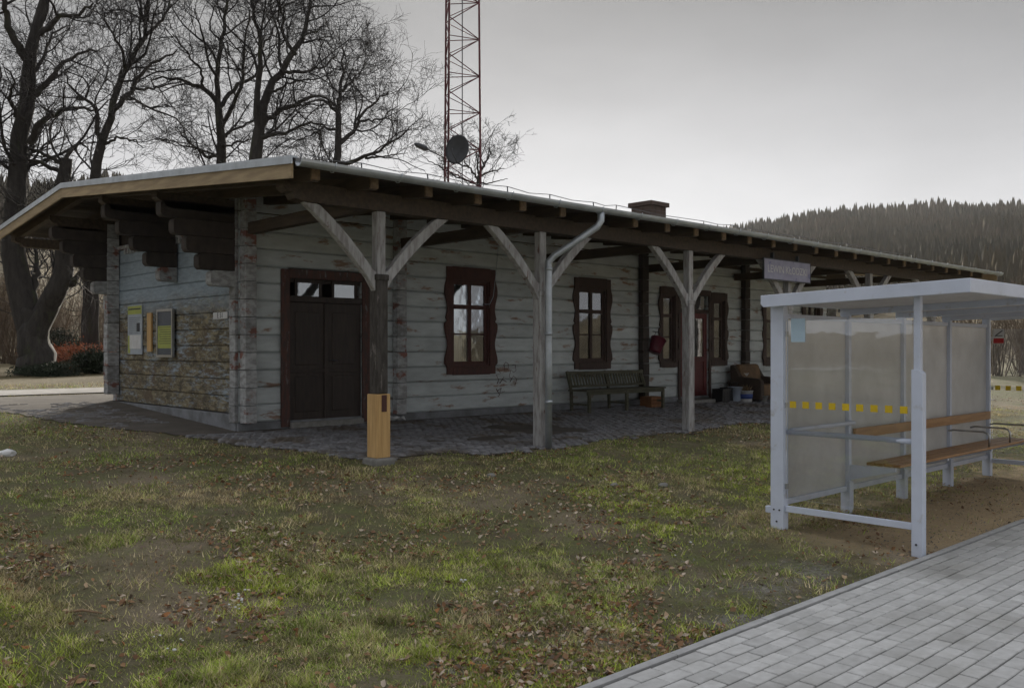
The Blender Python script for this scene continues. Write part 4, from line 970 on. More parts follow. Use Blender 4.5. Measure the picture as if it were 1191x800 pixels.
for i in range(40):
    a = rnd.uniform(0, 6.28); r = rnd.uniform(.02, .14); h = rnd.uniform(.08, .17)
    p0 = (X+r*.6*math.cos(a), Y+r*.6*math.sin(a), z+.24); p1 = (X+r*1.4*math.cos(a), Y+r*1.4*math.sin(a), z+.26+h)
    mb.tube([p0, ((p0[0]+p1[0])/2, (p0[1]+p1[1])/2, p0[2]+h*.7), p1], [.008, .010, .002], 4)
mb.build('dry_stems', 'rafterend', o)
# stool carrying an enamel pot
X = on_y(858, HY, 12.72)[0]; Y = 12.74; z = fz_(X, Y)
sto = empty('stool', (X, Y, z), 'dark low stool behind the pale blue bin', 'stool')
MB().box(X-.26, X+.26, Y-.15, Y+.15, z+.40, z+.44).build('seat', 'pilaster', sto, bevel=.006)
for sx_ in (-1, 1):
    for sy_ in (-1, 1): MB().box(X+sx_*.22-.02, X+sx_*.22+.02, Y+sy_*.11-.02, Y+sy_*.11+.02, z, z+.399).build('leg', 'pilaster', sto)
pail(862, 12.72, .12, .17, .22, 'white', 'enamel_pot', 'white enamel pot standing on the dark stool', 'pot', z+.441)
pail(887, 12.0, .09, .12, .16, 'stone', 'flower_pot', 'small pale pot on the ground before the armchair', 'pot')
X0 = on_y(870, HY, 12.3)[0]; X1 = X0+1.15; z = fz_(X0, 12.3)
ac = empty('armchair', ((X0+X1)/2, 12.35, z), 'worn tan upholstered armchair against the wall beside the shelter', 'armchair')
MB().box(X0+.17, X1-.17, 11.98, 12.60, z+.12, z+.42).build('seat', 'tanfabric', ac, bevel=.05)
MB().prism([(12.50, z+.30), (12.62, z+.88), (12.70, z+.92), (12.82, z+.88), (12.76, z+.15)], 'x', X0+.12, X1-.12).build('backrest', 'tanfabric', ac, bevel=.04)
for a, b_ in ((X0, X0+.16), (X1-.16, X1)):
    MB().prism([(11.95, z+.04), (11.95, z+.50), (12.02, z+.56), (12.55, z+.60), (12.74, z+.90), (12.84, z+.88), (12.80, z+.04)], 'x', a, b_).build('arm', 'sofaside', ac, bevel=.025)
for a in (X0+.08, X1-.08):
    for y_ in (12.02, 12.72): MB().box(a-.03, a+.03, y_-.03, y_+.03, z-.005, z+.045).build('foot', 'darkmetal', ac)
MB().box(X0+.2, X1-.2, 11.975, 11.995, z+.05, z+.118).build('front_board', 'sofaside', ac)
# crumpled papers beside the first post
v = ray(458); dd = 1.30*F/(493-HY); Xn, Yn = v*dd
for i, (dx, dy, lab) in enumerate(((0, 0, 'folded white newspaper lying on the setts beside the first post'), (-.05, .28, 'crumpled white paper scrap behind the folded newspaper'))):
    g = random.Random(20+i); n_ = 7; vv = []; zf = fz_(Xn+dx, Yn+dy)+.02
    for a in range(n_):
        for b_ in range(n_):
            vv.append((Xn+dx+(a/(n_-1)-.5)*(.34-.12*i), Yn+dy+(b_/(n_-1)-.5)*.2, zf+.02+g.uniform(0, .05)+.03*math.sin(a*2+b_)))
    top = [(a*n_+b_, (a+1)*n_+b_, (a+1)*n_+b_+1, a*n_+b_+1) for a in range(n_-1) for b_ in range(n_-1)]
    m_ = MB().add(vv, top)
    o = m_.build('newspaper' if i == 0 else 'paper_scrap', 'white', None); so = o.modifiers.new('s', 'SOLIDIFY'); so.thickness = .006
    tag(o, lab, 'paper')

# ------------------------------------------------------------------ lattice mast, dish and lamp
MD = 35.0
c0 = at_d(536, 205, MD); mz0 = float(gz(c0[0], c0[1])); MH = 27.0
mast = empty('lattice_mast', (c0[0], c0[1], mz0), 'tall dark red lattice radio mast rising behind the station roof', 'mast')
def mleg(i, z):
    rr = .82 - .0085*(z-mz0)
    a = FA + R(90) + R([62, 92+88, -62+0][i]) if False else None
    ang = [R(115), R(160), R(-80)][i]      # seen from the platform: two legs close together on the left, one on the right
    fx, fy = FW; sx_, sy_ = RT
    off = [(-.86, .30), (-.62, -.62), (.98, .12)][i]
    return (c0[0]+rr*(off[0]*sx_+off[1]*fx), c0[1]+rr*(off[0]*sy_+off[1]*fy), z)
for i in range(3): MB().tube([mleg(i, mz0-.1), mleg(i, mz0+MH)], .045, 6).build('leg', 'mast_red', mast)
npan = 38; ph = MH/npan
for p_ in range(npan):
    za, zb2 = mz0+p_*ph, mz0+(p_+1)*ph
    for (i, j) in ((0, 2), (1, 2), (0, 1)):
        a, b_ = (i, j) if p_ % 2 else (j, i)
        MB().tube([mleg(a, za), mleg(b_, zb2)], .020, 4).build('brace', 'mast_red', mast)
        if p_ % 2 == 0: MB().tube([mleg(i, za), mleg(j, za)], .018, 4).build('strut', 'mast_red', mast)
MB().tube([(c0[0]+.05, c0[1], mz0), (c0[0]+.05, c0[1], mz0+MH)], .02, 4).build('cable', 'darkmetal', mast)
# dish
dc = at_d(534, 175, MD-1.1); nrm = Vector((-FW[0]*.8-RT[0]*.55, -FW[1]*.8-RT[1]*.55, .05)).normalized()
dish = empty('dish_antenna', tuple(dc), 'dark round dish antenna bolted to the lattice mast', 'antenna')
q = nrm.to_track_quat('Z', 'Y'); pr = []
for i in range(7):
    r = .55*i/6; pr.append((max(r, .001), .16*(r/.55)**2))
for r, zz in ((.55, .14), (.30, .02), (.001, -.03)): pr.append((r, zz))
MB().lathe((0, 0, 0), pr, 24).build('reflector', 'darkmetal', dish, xf=lambda p: tuple(np.array(dc)+np.array(q @ Vector(p))))
MB().tube([tuple(np.array(dc)+np.array(q @ Vector(p))) for p in ((0, -.5, .1), (0, -.2, .42), (0, -.02, .45))], .018, 6).build('feed_arm', 'darkmetal', dish)
ml_ = mleg(1, dc[2])
MB().tube([tuple(np.array(dc)+np.array(q @ Vector((0, 0, -.02)))), ml_], .03, 6).build('mount', 'darkmetal', dish)
la = at_d(515, 183, MD-.3); lb = at_d(497, 174, MD-.9); lc = at_d(482, 167.5, MD-1.4)
lm = empty('street_lamp', tuple(la), 'street lamp on a slanting arm left of the dish antenna', 'lamp')
MB().tube([mleg(0, la[2]-.25), la, lb], .028, 6).build('arm', 'darkmetal', lm)
MB().tube([lb, lb+(lc-lb)*.2, lb+(lc-lb)*.85, lc], [.05, .11, .09, .04], 10).build('lamp_head', 'darkmetal', lm)

# ------------------------------------------------------------------ bare trees
nrg = np.random.RandomState(11)
def norm(a): return a/np.maximum(np.linalg.norm(a, axis=-1, keepdims=True), 1e-9)
def resample(P, n_):
    P = np.asarray(P, float); s_ = np.r_[0, np.cumsum(np.linalg.norm(np.diff(P, axis=0), axis=1))]; u = np.linspace(0, s_[-1], n_)
    return np.stack([np.interp(u, s_, P[:, k]) for k in range(3)], 1)
def smooth(P, it=1):
    for _ in range(it):
        Q = P.copy(); Q[1:-1] = .25*P[:-2]+.5*P[1:-1]+.25*P[2:]; P = Q
    return P
def tubes(paths, rad, k):
    B, n_, _ = paths.shape
    T = norm(np.gradient(paths, axis=1)); mean = np.abs(T.mean(1)); ref = np.eye(3)[np.argmin(mean, 1)][:, None, :]
    U = norm(np.cross(T, np.broadcast_to(ref, T.shape))); Wv = np.cross(T, U)
    a = np.arange(k)*2*np.pi/k
    V = paths[:, :, None, :] + rad[:, :, None, None]*(U[:, :, None, :]*np.cos(a)[None, None, :, None]+Wv[:, :, None, :]*np.sin(a)[None, None, :, None])
    idx = np.arange(B*n_*k).reshape(B, n_, k)
    A = idx[:, :-1, :]; Bq = np.roll(idx, -1, 2)[:, :-1, :]; Cq = np.roll(idx, -1, 2)[:, 1:, :]; D_ = idx[:, 1:, :]
    return V.reshape(-1, 3), np.stack([A, Bq, Cq, D_], -1).reshape(-1, 4)
def merge(parts):
    vs2, fs2, b = [], [], 0
    for v_, f_ in parts: vs2.append(v_); fs2.append(f_+b); b += len(v_)
    return np.concatenate(vs2), np.concatenate(fs2)
def sprout(paths, rad, per_m, lenr, ang, nst, gn, up, rmul, rmin, t0=.15, droop=0.):
    B, n_, _ = paths.shape
    L = np.linalg.norm(np.diff(paths, axis=1), axis=2).sum(1)
    cnt = nrg.poisson(np.maximum(per_m*L, .6)); par = np.repeat(np.arange(B), cnt); N = len(par)
    t_ = t0+(1-t0)*nrg.rand(N)**.9; f_ = t_*(n_-1); i0 = np.minimum(f_.astype(int), n_-2); fr = (f_-i0)[:, None]
    p = paths[par, i0]*(1-fr)+paths[par, i0+1]*fr; r = (rad[par, i0]*(1-fr[:, 0])+rad[par, i0+1]*fr[:, 0])
    T = norm(paths[par, i0+1]-paths[par, i0])
    perp = norm(np.cross(T, nrg.randn(N, 3)))
    a = np.radians(ang[0]+(ang[1]-ang[0])*nrg.rand(N))[:, None]
    d = norm(T*np.cos(a)+perp*np.sin(a)+np.array([0, 0, up]))
    ln = (lenr[0]+(lenr[1]-lenr[0])*nrg.rand(N))*(1.15-.55*t_)
    r0 = np.maximum(np.minimum(r*rmul, .0185*ln**.9+.003), rmin)
    out = np.zeros((N, nst+1, 3)); out[:, 0] = p; st_ = (ln/nst)[:, None]
    for q in range(nst):
        d = norm(d+gn*nrg.randn(N, 3)+np.array([0, 0, up*.35-droop*q/nst])); out[:, q+1] = out[:, q]+d*st_
    rr = r0[:, None]*np.linspace(1, .35, nst+1)[None, :]; rr = np.maximum(rr, rmin*.75)
    return out, rr
def make_tree(name, limbs, depth, base, label, group, dens=1., spread=.5, cat='tree', lv=3, rmin=.0058, seed=1):
    global nrg
    nrg = np.random.RandomState(seed)
    root = empty(name, (base[0], base[1], base[2]), label, cat, group)
    P, RR = [], []
    for pts, r0, r1, dz in limbs:
        w3 = []
        for q, p in enumerate(pts):
            if len(p) == 2: w3.append(at_d(p[0], p[1], depth+dz*q/max(1, len(pts)-1)))
            else: w3.append(np.array(p, float))
        A = smooth(resample(w3, 14), 1); A[1:-1] += nrg.randn(12, 3)*.035
        q_ = 1. if r0 > .3 else .78
        P.append(A); RR.append(np.linspace(r0*q_, r1*q_*.8, 14))
    P = np.array(P); RR = np.array(RR)
    np_obj('trunk', *tubes(P, RR, 10), 4, MT['bark'], root, True)
    thin = RR.mean(1) < .4
    l1, r1_ = sprout(P, RR, 2.0*dens, (1.4, 4.0), (30, 75), 8, .20, .16, .55, .014, .25)
    l1b, r1b = sprout(l1, r1_, 1.7*dens, (.9, 2.0), (25, 65), 6, .22, .10, .6, .009, .2)
    l2, r2 = sprout(np.concatenate([l1b]), r1b, 3.4*dens, (.5, 1.3), (25, 70), 5, .22, .04, .6, .007, .15, .05)
    parts = [tubes(l1, r1_, 5), tubes(l1b, r1b, 4), tubes(l2, r2, 3)]
    l3, r3 = sprout(l2, r2, 5.0*dens, (.25, .75), (25, 60), 3, .2, .03, .7, rmin, .2, .05); parts.append(tubes(l3, r3, 3))
    l3b, r3b = sprout(l1, r1_, 1.6*dens, (.3, .8), (30, 80), 3, .2, .03, .6, rmin, .2, .05); parts.append(tubes(l3b, r3b, 3))
    v_, f_ = merge(parts)
    np_obj('crown', v_, f_, 4, MT['twig'], root, True)
    return root, len(f_)
TREES = []
# old linden at the left edge
dA = 27.0; bA = at_d(43, 437, dA); bA[2] = float(gz(bA[0], bA[1]))
limA = [([tuple(bA-np.array([0, 0, .3])), (41, 405), (38, 375), (37, 362)], .62, .40, 0),
        ([(40, 398), (36, 375), (22, 345), (15, 300), (16, 250), (19, 200), (23, 156), (31, 125), (31, 94), (30, 69), (37, 47), (47, 28), (50, 5), (58, -40)], .40, .13, .8),
        ([(41, 398), (44, 374), (56, 352), (68, 338), (75, 314), (74, 290), (72, 240), (72, 205), (77, 184)], .36, .20, -.5),
        ([(39, 368), (38, 340), (42, 322), (44, 306), (40, 290)], .20, .07, 1.0), ([(68, 340), (84, 328), (94, 316), (97, 300)], .17, .06, -.8),
        ([(29, 67), (16, 50), (6, 19), (2, -30)], .17, .07, -1.0), ([(34, 166), (41, 147), (56, 134), (78, 126), (95, 124), (110, 128)], .14, .04, -1.2),
        ([(36, 112), (62, 89), (69, 75), (97, 59), (113, 61)], .13, .04, 1.0), ([(47, 40), (69, 19), (94, 16), (108, 4)], .12, .04, -.8),
        ([(75, 196), (60, 184), (45, 175), (34, 172)], .10, .06, .3), ([(77, 186), (84, 172), (92, 166), (104, 176)], .09, .03, .6), ([(70, 200), (50, 190), (30, 186), (8, 172)], .10, .03, -1),
        ([(28, 140), (14, 132), (10, 110), (18, 96), (6, 80)], .10, .03, -1.5), ([(31, 90), (50, 70), (58, 40), (80, 30)], .08, .03, 2)]
TREES.append(make_tree('linden_tree', limA, dA, bA, 'old bare linden with a thick forked trunk at the left edge', 'bare trees behind the station', 1.0, seed=21))
def simple_base(px, d):
    b_ = at_d(px, 400, d); b_[2] = float(gz(b_[0], b_[1])); return b_
d = 32.; b_ = simple_base(104, d)
limB = [([tuple(b_-np.array([0, 0, .2])), (107, 260), (108, 205), (117, 169)], .34, .20, 0),
        ([(117, 169), (125, 147), (128, 134), (134, 103), (147, 81), (159, 56), (170, 41), (170, 9), (176, -40)], .19, .06, .6),
        ([(117, 169), (113, 147), (112, 125), (91, 112), (80, 98), (72, 84)], .13, .03, -1), ([(128, 134), (147, 114), (153, 100), (169, 78), (194, 66), (206, 58)], .14, .04, 1.2),
        ([(152, 103), (170, 103), (187, 101), (215, 94)], .07, .03, 1.6), ([(121, 168), (137, 159), (156, 164), (166, 172)], .07, .02, -1), ([(147, 81), (143, 60), (130, 40), (118, 10)], .08, .03, -1.5),
        ([(170, 41), (190, 24), (197, 2), (210, -30)], .08, .03, 1), ([(91, 112), (98, 118), (102, 108), (96, 88), (70, 83)], .07, .02, -1.6), ([(140, 115), (160, 116), (168, 128), (172, 128)], .05, .02, -1)]
TREES.append(make_tree('linden_tree', limB, d, b_, 'slender bare tree leaning right behind the roof ridge', 'bare trees behind the station', 1.05, seed=5))
d = 35.; b_ = simple_base(254, d)
limC = [([tuple(b_), (255, 260), (256, 187), (256, 150), (253, 119)], .36, .17, 0), ([(253, 119), (237, 103), (219, 94), (195, 92), (175, 94)], .13, .04, -1.2),
        ([(253, 119), (253, 94), (255, 62), (264, 9), (270, -40)], .14, .05, .5), ([(254, 125), (266, 109), (281, 98), (300, 84), (318, 60)], .13, .04, 1.2),
        ([(256, 150), (269, 125), (278, 108), (283, 84), (282, 50), (290, 12)], .12, .04, -1), ([(254, 180), (247, 184), (232, 178), (215, 160), (203, 147)], .10, .03, 1.5),
        ([(253, 94), (242, 70), (236, 40), (225, 10)], .08, .03, -1.5), ([(256, 160), (275, 150), (296, 140), (310, 146)], .08, .03, 1.5), ([(237, 103), (232, 80), (215, 60), (200, 40)], .07, .03, -2), ([(257, 172), (275, 166), (296, 162)], .07, .02, -2)]
TREES.append(make_tree('linden_tree', limC, d, b_, 'bare tree with a forked trunk above the middle of the gable', 'bare trees behind the station', 1.05, seed=8))
d = 31.; b_ = simple_base(296, d)
limD = [([tuple(b_), (296, 270), (297, 184), (301, 150)], .40, .24, 0), ([(301, 150), (303, 134), (311, 106), (326, 83), (343, 63), (352, 43), (360, 17), (362, -20)], .22, .06, .8),
        ([(299, 160), (297, 134), (299, 110), (300, 86), (303, 57), (296, 20), (292, -20)], .17, .05, -1), ([(302, 150), (311, 135), (337, 124), (366, 109), (383, 115), (392, 128)], .14, .04, 1.2),
        ([(301, 160), (318, 156), (337, 152), (360, 142), (380, 146)], .11, .03, -1), ([(326, 83), (340, 82), (358, 84), (380, 76), (392, 62)], .09, .03, 1.8), ([(343, 63), (330, 40), (326, 10), (320, -20)], .09, .03, -1.2),
        ([(352, 43), (368, 34), (382, 26)], .06, .02, 1.4), ([(311, 106), (322, 104), (345, 94), (362, 98)], .07, .02, -1.6), ([(303, 57), (316, 40), (322, 22)], .06, .02, 1)]
TREES.append(make_tree('linden_tree', limD, d, b_, 'largest bare crown rising straight above the roof corner', 'bare trees behind the station', 1.05, seed=14))
d = 38.; b_ = simple_base(386, d)
limE = [([tuple(b_), (388, 260), (389, 187), (395, 167), (393, 132)], .32, .15, 0), ([(393, 132), (395, 109), (399, 75), (398, 55)], .12, .04, .5), ([(395, 167), (406, 158), (418, 141), (435, 118), (452, 106)], .13, .04, 1),
        ([(390, 190), (406, 190), (424, 184), (444, 172), (464, 158), (478, 150)], .13, .03, -1), ([(393, 132), (375, 116), (360, 118), (345, 128)], .09, .03, -1.4), ([(395, 109), (412, 92), (424, 84)], .08, .03, 1.6),
        ([(418, 141), (432, 140), (450, 138), (466, 140)], .07, .02, -1.4), ([(393, 150), (376, 148), (358, 158), (340, 166)], .08, .03, 1.4), ([(424, 184), (450, 182), (474, 178)], .07, .02, 1)]
TREES.append(make_tree('linden_tree', limE, d, b_, 'smaller spreading bare tree left of the radio mast', 'bare trees behind the station', 1.15, seed=17))
d = 62.; b_ = simple_base(552, d)
limF = [([tuple(b_), (553, 300), (555, 225), (557, 205)], .34, .20, 0), ([(557, 205), (563, 190), (570, 178)], .14, .05, 1), ([(556, 210), (545, 195), (536, 182)], .12, .04, -1), ([(557, 205), (575, 198), (586, 196)], .10, .03, 1), ([(556, 215), (535, 208), (515, 200)], .12, .03, -1),
        ([(556, 210), (555, 190), (553, 174)], .12, .04, .3), ([(555, 214), (575, 212), (590, 208)], .08, .03, .8), ([(545, 195), (528, 190), (510, 186)], .08, .03, -.5), ([(535, 206), (512, 196), (496, 186), (490, 180)], .08, .03, 0)]
TREES.append(make_tree('bare_tree', limF, d, b_, 'distant small rounded bare tree behind the lattice mast', 'bare trees behind the station', .8, rmin=.012, seed=31))

# ------------------------------------------------------------------ shrubs and bushes
def shrub_mesh(seed, h, nst, rad, mat, name):
    global nrg
    nrg = np.random.RandomState(seed)
    N = nst; a = nrg.rand(N)*6.28; r = nrg.rand(N)*.25
    p = np.stack([r*np.cos(a), r*np.sin(a), np.zeros(N)-.05], 1); sp = rad*nrg.rand(N)
    d = norm(np.stack([np.cos(a)*sp, np.sin(a)*sp, np.ones(N)], 1)); ln = h*(.55+.45*nrg.rand(N)); out = np.zeros((N, 9, 3)); out[:, 0] = p
    for q in range(8):
        d = norm(d+.10*nrg.randn(N, 3)+np.array([0, 0, .03])); out[:, q+1] = out[:, q]+d*(ln/8)[:, None]
    rr = np.linspace(.022, .007, 9)[None, :]*np.ones((N, 1))
    b1, q1 = sprout(out, rr, 2.2, (.4, 1.1), (20, 55), 5, .16, .1, .6, .007, .2)
    b2, q2 = sprout(b1, q1, 2.5, (.2, .6), (20, 60), 3, .2, .05, .7, .006, .2)
    v_, f_ = merge([tubes(out, rr, 4), tubes(b1, q1, 3), tubes(b2, q2, 3)])
    me = np_mesh(name, v_, f_, 4); me.materials.append(MT[mat]); return me
sm_ = [shrub_mesh(40+i, 3.6, 16, .45, 'shrubtwig', 'bare_shrub') for i in range(3)]
spots = []
for i in range(26): spots.append((rnd.uniform(-30, 132), rnd.uniform(33, 55)))
for i in range(22): spots.append((rnd.uniform(1110, 1250), rnd.uniform(30, 52)))
for i, (px, dd) in enumerate(spots):
    b_ = at_d(px, 400, dd); zb3 = max(float(gz(b_[0], b_[1])), 0)
    o = bpy.data.objects.new('bare_shrub', sm_[i % 3]); link(o); o.location = (b_[0], b_[1], zb3-.05); o.rotation_euler = (0, 0, rnd.uniform(0, 6.28)); s_ = rnd.uniform(.75, 1.35); o.scale = (s_, s_, s_)
    left = i < 26
    tag(o, 'leafless brown shrub in the thicket behind the old linden' if left else 'leafless brown shrub in the thicket seen beyond the shelter end', 'shrub', 'thicket behind the linden' if left else 'thicket beyond the shelter')
def leaf_cloud(name, px, py, d, rx, rz_, n_, ls, mat, label, seed, flat=1.):
    global nrg
    nrg = np.random.RandomState(seed)
    b_ = at_d(px, 400, d); b_[2] = float(gz(b_[0], b_[1])); H = max(CAMZ+(HY-py)/F*d-b_[2], .4)
    root = empty(name, tuple(b_), label, 'bush')
    a = nrg.rand(n_)*6.28; u = nrg.rand(n_)**.45; ph_ = nrg.rand(n_)
    cl = nrg.randint(0, 40, n_); cc = nrg.randn(40, 3)*.42; cc[:, 2] = nrg.rand(40)
    P = b_ + np.stack([rx*(cc[cl, 0]+.20*nrg.randn(n_)), rx*(cc[cl, 1]+.20*nrg.randn(n_)), H*np.clip(cc[cl, 2]*(1-.35*np.hypot(cc[cl, 0], cc[cl, 1]))+.08*nrg.randn(n_), .02, 1.05)], 1)
    t1 = norm(nrg.randn(n_, 3)); t2 = norm(np.cross(t1, nrg.randn(n_, 3))); s_ = (ls*(.6+.8*nrg.rand(n_)))[:, None]
    V = np.stack([P, P+t1*s_+t2*s_*.3, P+t1*s_*1.6, P+t1*s_-t2*s_*.3], 1).reshape(-1, 3)
    np_obj('crown', V, np.arange(n_*4).reshape(-1, 4), 4, MT[mat], root)
    st2 = MB()
    for q in range(40): st2.tube([tuple(b_-np.array([0, 0, .1])), tuple(b_+np.array([rx*cc[q, 0]*.5, rx*cc[q, 1]*.5, H*cc[q, 2]*.5])), tuple(b_+np.array([rx*cc[q, 0], rx*cc[q, 1], H*cc[q, 2]*.9]))], [.03, .018, .006], 4)
    st2.build('stem', 'twig', root)
leaf_cloud('russet_bush', 90, 392, 31, 1.35, .9, 7000, .055, 'russet', 'russet brown bush still holding dead leaves beside the old linden', 3)
leaf_cloud('evergreen_bush', 54, 424, 26.4, .75, .6, 6000, .05, 'evergreen', 'low dark evergreen bush at the foot of the old linden', 4)
leaf_cloud('evergreen_bush', 108, 404, 28.5, .9, .6, 8000, .05, 'evergreen', 'dark evergreen bush half hidden by the corner of the station', 5)
leaf_cloud('evergreen_bush', 70, 384, 36, 1.1, .6, 8000, .05, 'evergreen', 'tall dark evergreen behind the russet bush', 6)

# ------------------------------------------------------------------ forest on the hills
def conifers(name, az0, az1, dr, n_, hr, seed, label, lv=None, mat='conifer'):
    g = np.random.RandomState(seed)
    az = az0+(az1-az0)*g.rand(n_); d = dr[0]+(dr[1]-dr[0])*g.rand(n_)**.8
    keep = hill_z(az, d) > 4; az, d = az[keep], d[keep]; n_ = len(az)
    th = FA-np.radians(az); P = np.stack([d*np.cos(th), d*np.sin(th), hill_z(az, d)-1], 1)
    H = (hr[0]+(hr[1]-hr[0])*g.rand(n_)**1.5)*(.35+.65*d/dr[1]); k = 5
    lv = lv or [(.02, .03), (.10, .12), (.45, .105), (.75, .06), (1.0, .004)]
    V = []
    for (hh, rr) in lv:
        a = np.arange(k)*2*np.pi/k+g.rand(n_, 1)*.9; r = (H*rr)[:, None]*(.7+.6*g.rand(n_, k))
        V.append(np.stack([P[:, :1]+r*np.cos(a), P[:, 1:2]+r*np.sin(a), P[:, 2:3]+(H*hh)[:, None]+.03*H[:, None]*g.randn(n_, k)*(hh < .9)], -1))
    V = np.stack(V, 1); idx = np.arange(n_*len(lv)*k).reshape(n_, len(lv), k)
    A = idx[:, :-1]; B_ = np.roll(idx, -1, 2)[:, :-1]; C_ = np.roll(idx, -1, 2)[:, 1:]; D_ = idx[:, 1:]
    o = np_obj(name, V.reshape(-1, 3), np.stack([A, B_, C_, D_], -1).reshape(-1, 4), 4, MT[mat]); tag(o, label, 'forest', None, 'stuff'); return o
RND = [(.05, .05), (.35, .11), (.65, .12), (.9, .06), (1.0, .01)]
conifers('forest', 9, 55, (150, 540), 17000, (8, 14), 1, 'dark spruce forest covering the hill on the right')
conifers('forest', -60, -9, (170, 330), 7000, (6, 11), 2, 'dark spruce forest on the hill behind the bare trees')
conifers('bare_wood', -60, -11, (110, 300), 2500, (5, 8), 4, 'brown leafless wood on the slope behind the old linden', RND, 'barewood')

# ------------------------------------------------------------------ lawn: grass, fallen leaves, litter
def lawn_points(n_, seed, dmin=4.3, dmax=24, pw=1.25):
    g = np.random.RandomState(seed); u = g.rand(n_)
    e = 1-pw; d = (dmin**e+u*(dmax**e-dmin**e))**(1/e); r = -.78+1.56*g.rand(n_)
    X = d*(FW[0]+RT[0]*r); Y = d*(FW[1]+RT[1]*r)
    ok = (Y > 3.28) & ~in_pave(X, Y, -.02) & (Y < 24) & ~((Y > 12.6) & (X > GXX-.3) & (Y < 20)) & ~((Y > 20.2) & (Y < 22.1))
    return X[ok], Y[ok], d[ok], g
def sand_mask(X, Y): return np.clip((5.3-Y+1.6*(fbm(X*.9, Y*.9)-.5))/1.0, 0, 1)*np.clip((X-7.0+2*(fbm(X*1.1+5, Y)-.5))/1.4, 0, 1)*np.clip((20-X)/3, 0, 1)
def col_attr(o, C):
    at = o.data.color_attributes.new('Col', 'FLOAT_COLOR', 'POINT'); at.data.foreach_set('color', np.concatenate([C, np.ones((len(C), 1))], 1).astype(np.float32).ravel())
X, Y, D, g = lawn_points(1150000, 1)
pn = fbm(X*1.3, Y*1.3); pm2 = fbm(X*.45+9, Y*.45+4); edge = np.clip((Y-3.26)/.5, 0, 1)
prob = np.clip((pn-.38)*6, .10, 1)*(1-.93*sand_mask(X, Y))*(.35+.65*edge)*np.clip(1-(Y-7.6)/6, .45, 1)
k_ = g.rand(len(X)) < prob; X, Y, D, pn, pm2 = X[k_], Y[k_], D[k_], pn[k_], pm2[k_]; N = len(X)
P = np.stack([X, Y, gz(X, Y)-.004], 1)
hh = (.010+.026*g.rand(N)**1.8)*(.45+2.6*fbm(X*4.7, Y*4.7)**2)*(1+D*.02); a = g.rand(N)*6.28; lean = .5+1.3*g.rand(N); wv = (.0013+.0016*g.rand(N))*(1+D*.07)
ax = np.stack([np.cos(a), np.sin(a), 0*a], 1); sd2 = np.stack([-np.sin(a), np.cos(a), 0*a], 1)
tip = P+ax*(hh*lean)[:, None]+np.array([0, 0, 1])*hh[:, None]
V = np.stack([P-sd2*wv[:, None], P+sd2*wv[:, None], tip], 1).reshape(-1, 3)
t_ = np.clip((pm2-.36)*2.6+1.5*(fbm(X*2.7+6, Y*2.7+1)-.47)+.35*g.randn(N), 0, 1)[:, None]
C = np.array([.46, .37, .21])*(1-t_)+np.array([.30, .40, .07])*t_
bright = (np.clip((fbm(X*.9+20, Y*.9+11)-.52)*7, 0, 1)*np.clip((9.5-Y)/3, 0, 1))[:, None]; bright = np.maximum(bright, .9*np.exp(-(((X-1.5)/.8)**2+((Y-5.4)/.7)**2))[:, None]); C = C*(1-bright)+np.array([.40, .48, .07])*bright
straw = (g.rand(N) < .28)[:, None]; C = np.where(straw, np.array([.55, .46, .29]), C)
C = C*(.45+.95*g.rand(N, 1))*np.clip(1+1.9*(fbm(X*8.3+2, Y*8.3+5)-.47), .5, 1.5)[:, None]; C = np.repeat(C, 3, 0)
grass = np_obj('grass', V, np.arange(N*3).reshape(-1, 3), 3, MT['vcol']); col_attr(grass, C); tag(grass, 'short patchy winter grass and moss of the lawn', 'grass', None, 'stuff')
# fallen leaves
X, Y, D, g = lawn_points(70000, 2, 4.3, 28, 1.2)
lp = fbm(X*1.1+31, Y*1.1+17); k_ = g.rand(len(X)) < np.clip((lp-.45)*8, .06, 1)*(1-.7*sand_mask(X, Y)); X, Y = X[k_], Y[k_]; N = len(X)
P = np.stack([X, Y, gz(X, Y)+.008+.018*g.rand(N)], 1); s_ = (.008+.018*g.rand(N)**1.6)[:, None]
a = g.rand(N)*6.28; ax = norm(np.stack([np.cos(a), np.sin(a), .45*g.randn(N)], 1)); sd2 = norm(np.cross(ax, np.stack([.5*g.randn(N), .5*g.randn(N), np.ones(N)], 1)))
up = np.cross(ax, sd2)*(.3*g.randn(N, 1))
V = np.stack([P-ax*s_*1.1, P-ax*s_*.2+sd2*s_*.75+up*s_, P+ax*s_*.6+sd2*s_*.5+up*s_*1.3, P+ax*s_*1.3, P+ax*s_*.5-sd2*s_*.55+up*s_, P-ax*s_*.3-sd2*s_*.7+up*s_*1.2], 1).reshape(-1, 3)
q = np.arange(N)[:, None]*6; fcs = np.concatenate([q+np.array([[0, 1, 2, 3]]), q+np.array([[0, 3, 4, 5]])])
pal = 1.6*np.array([[.20, .12, .065], [.15, .085, .05], [.28, .20, .13], [.19, .10, .05], [.36, .30, .24], [.12, .09, .07], [.26, .12, .05]])
C = pal[g.choice(7, N, p=[.22, .19, .20, .08, .17, .11, .03])]*(.7+.5*g.rand(N, 1))
lv_ = np_obj('fallen_leaves', V, fcs, 4, MT['vcol']); col_attr(lv_, np.repeat(C, 6, 0)); tag(lv_, 'dry fallen leaves scattered over the lawn', 'leaves', None, 'stuff')
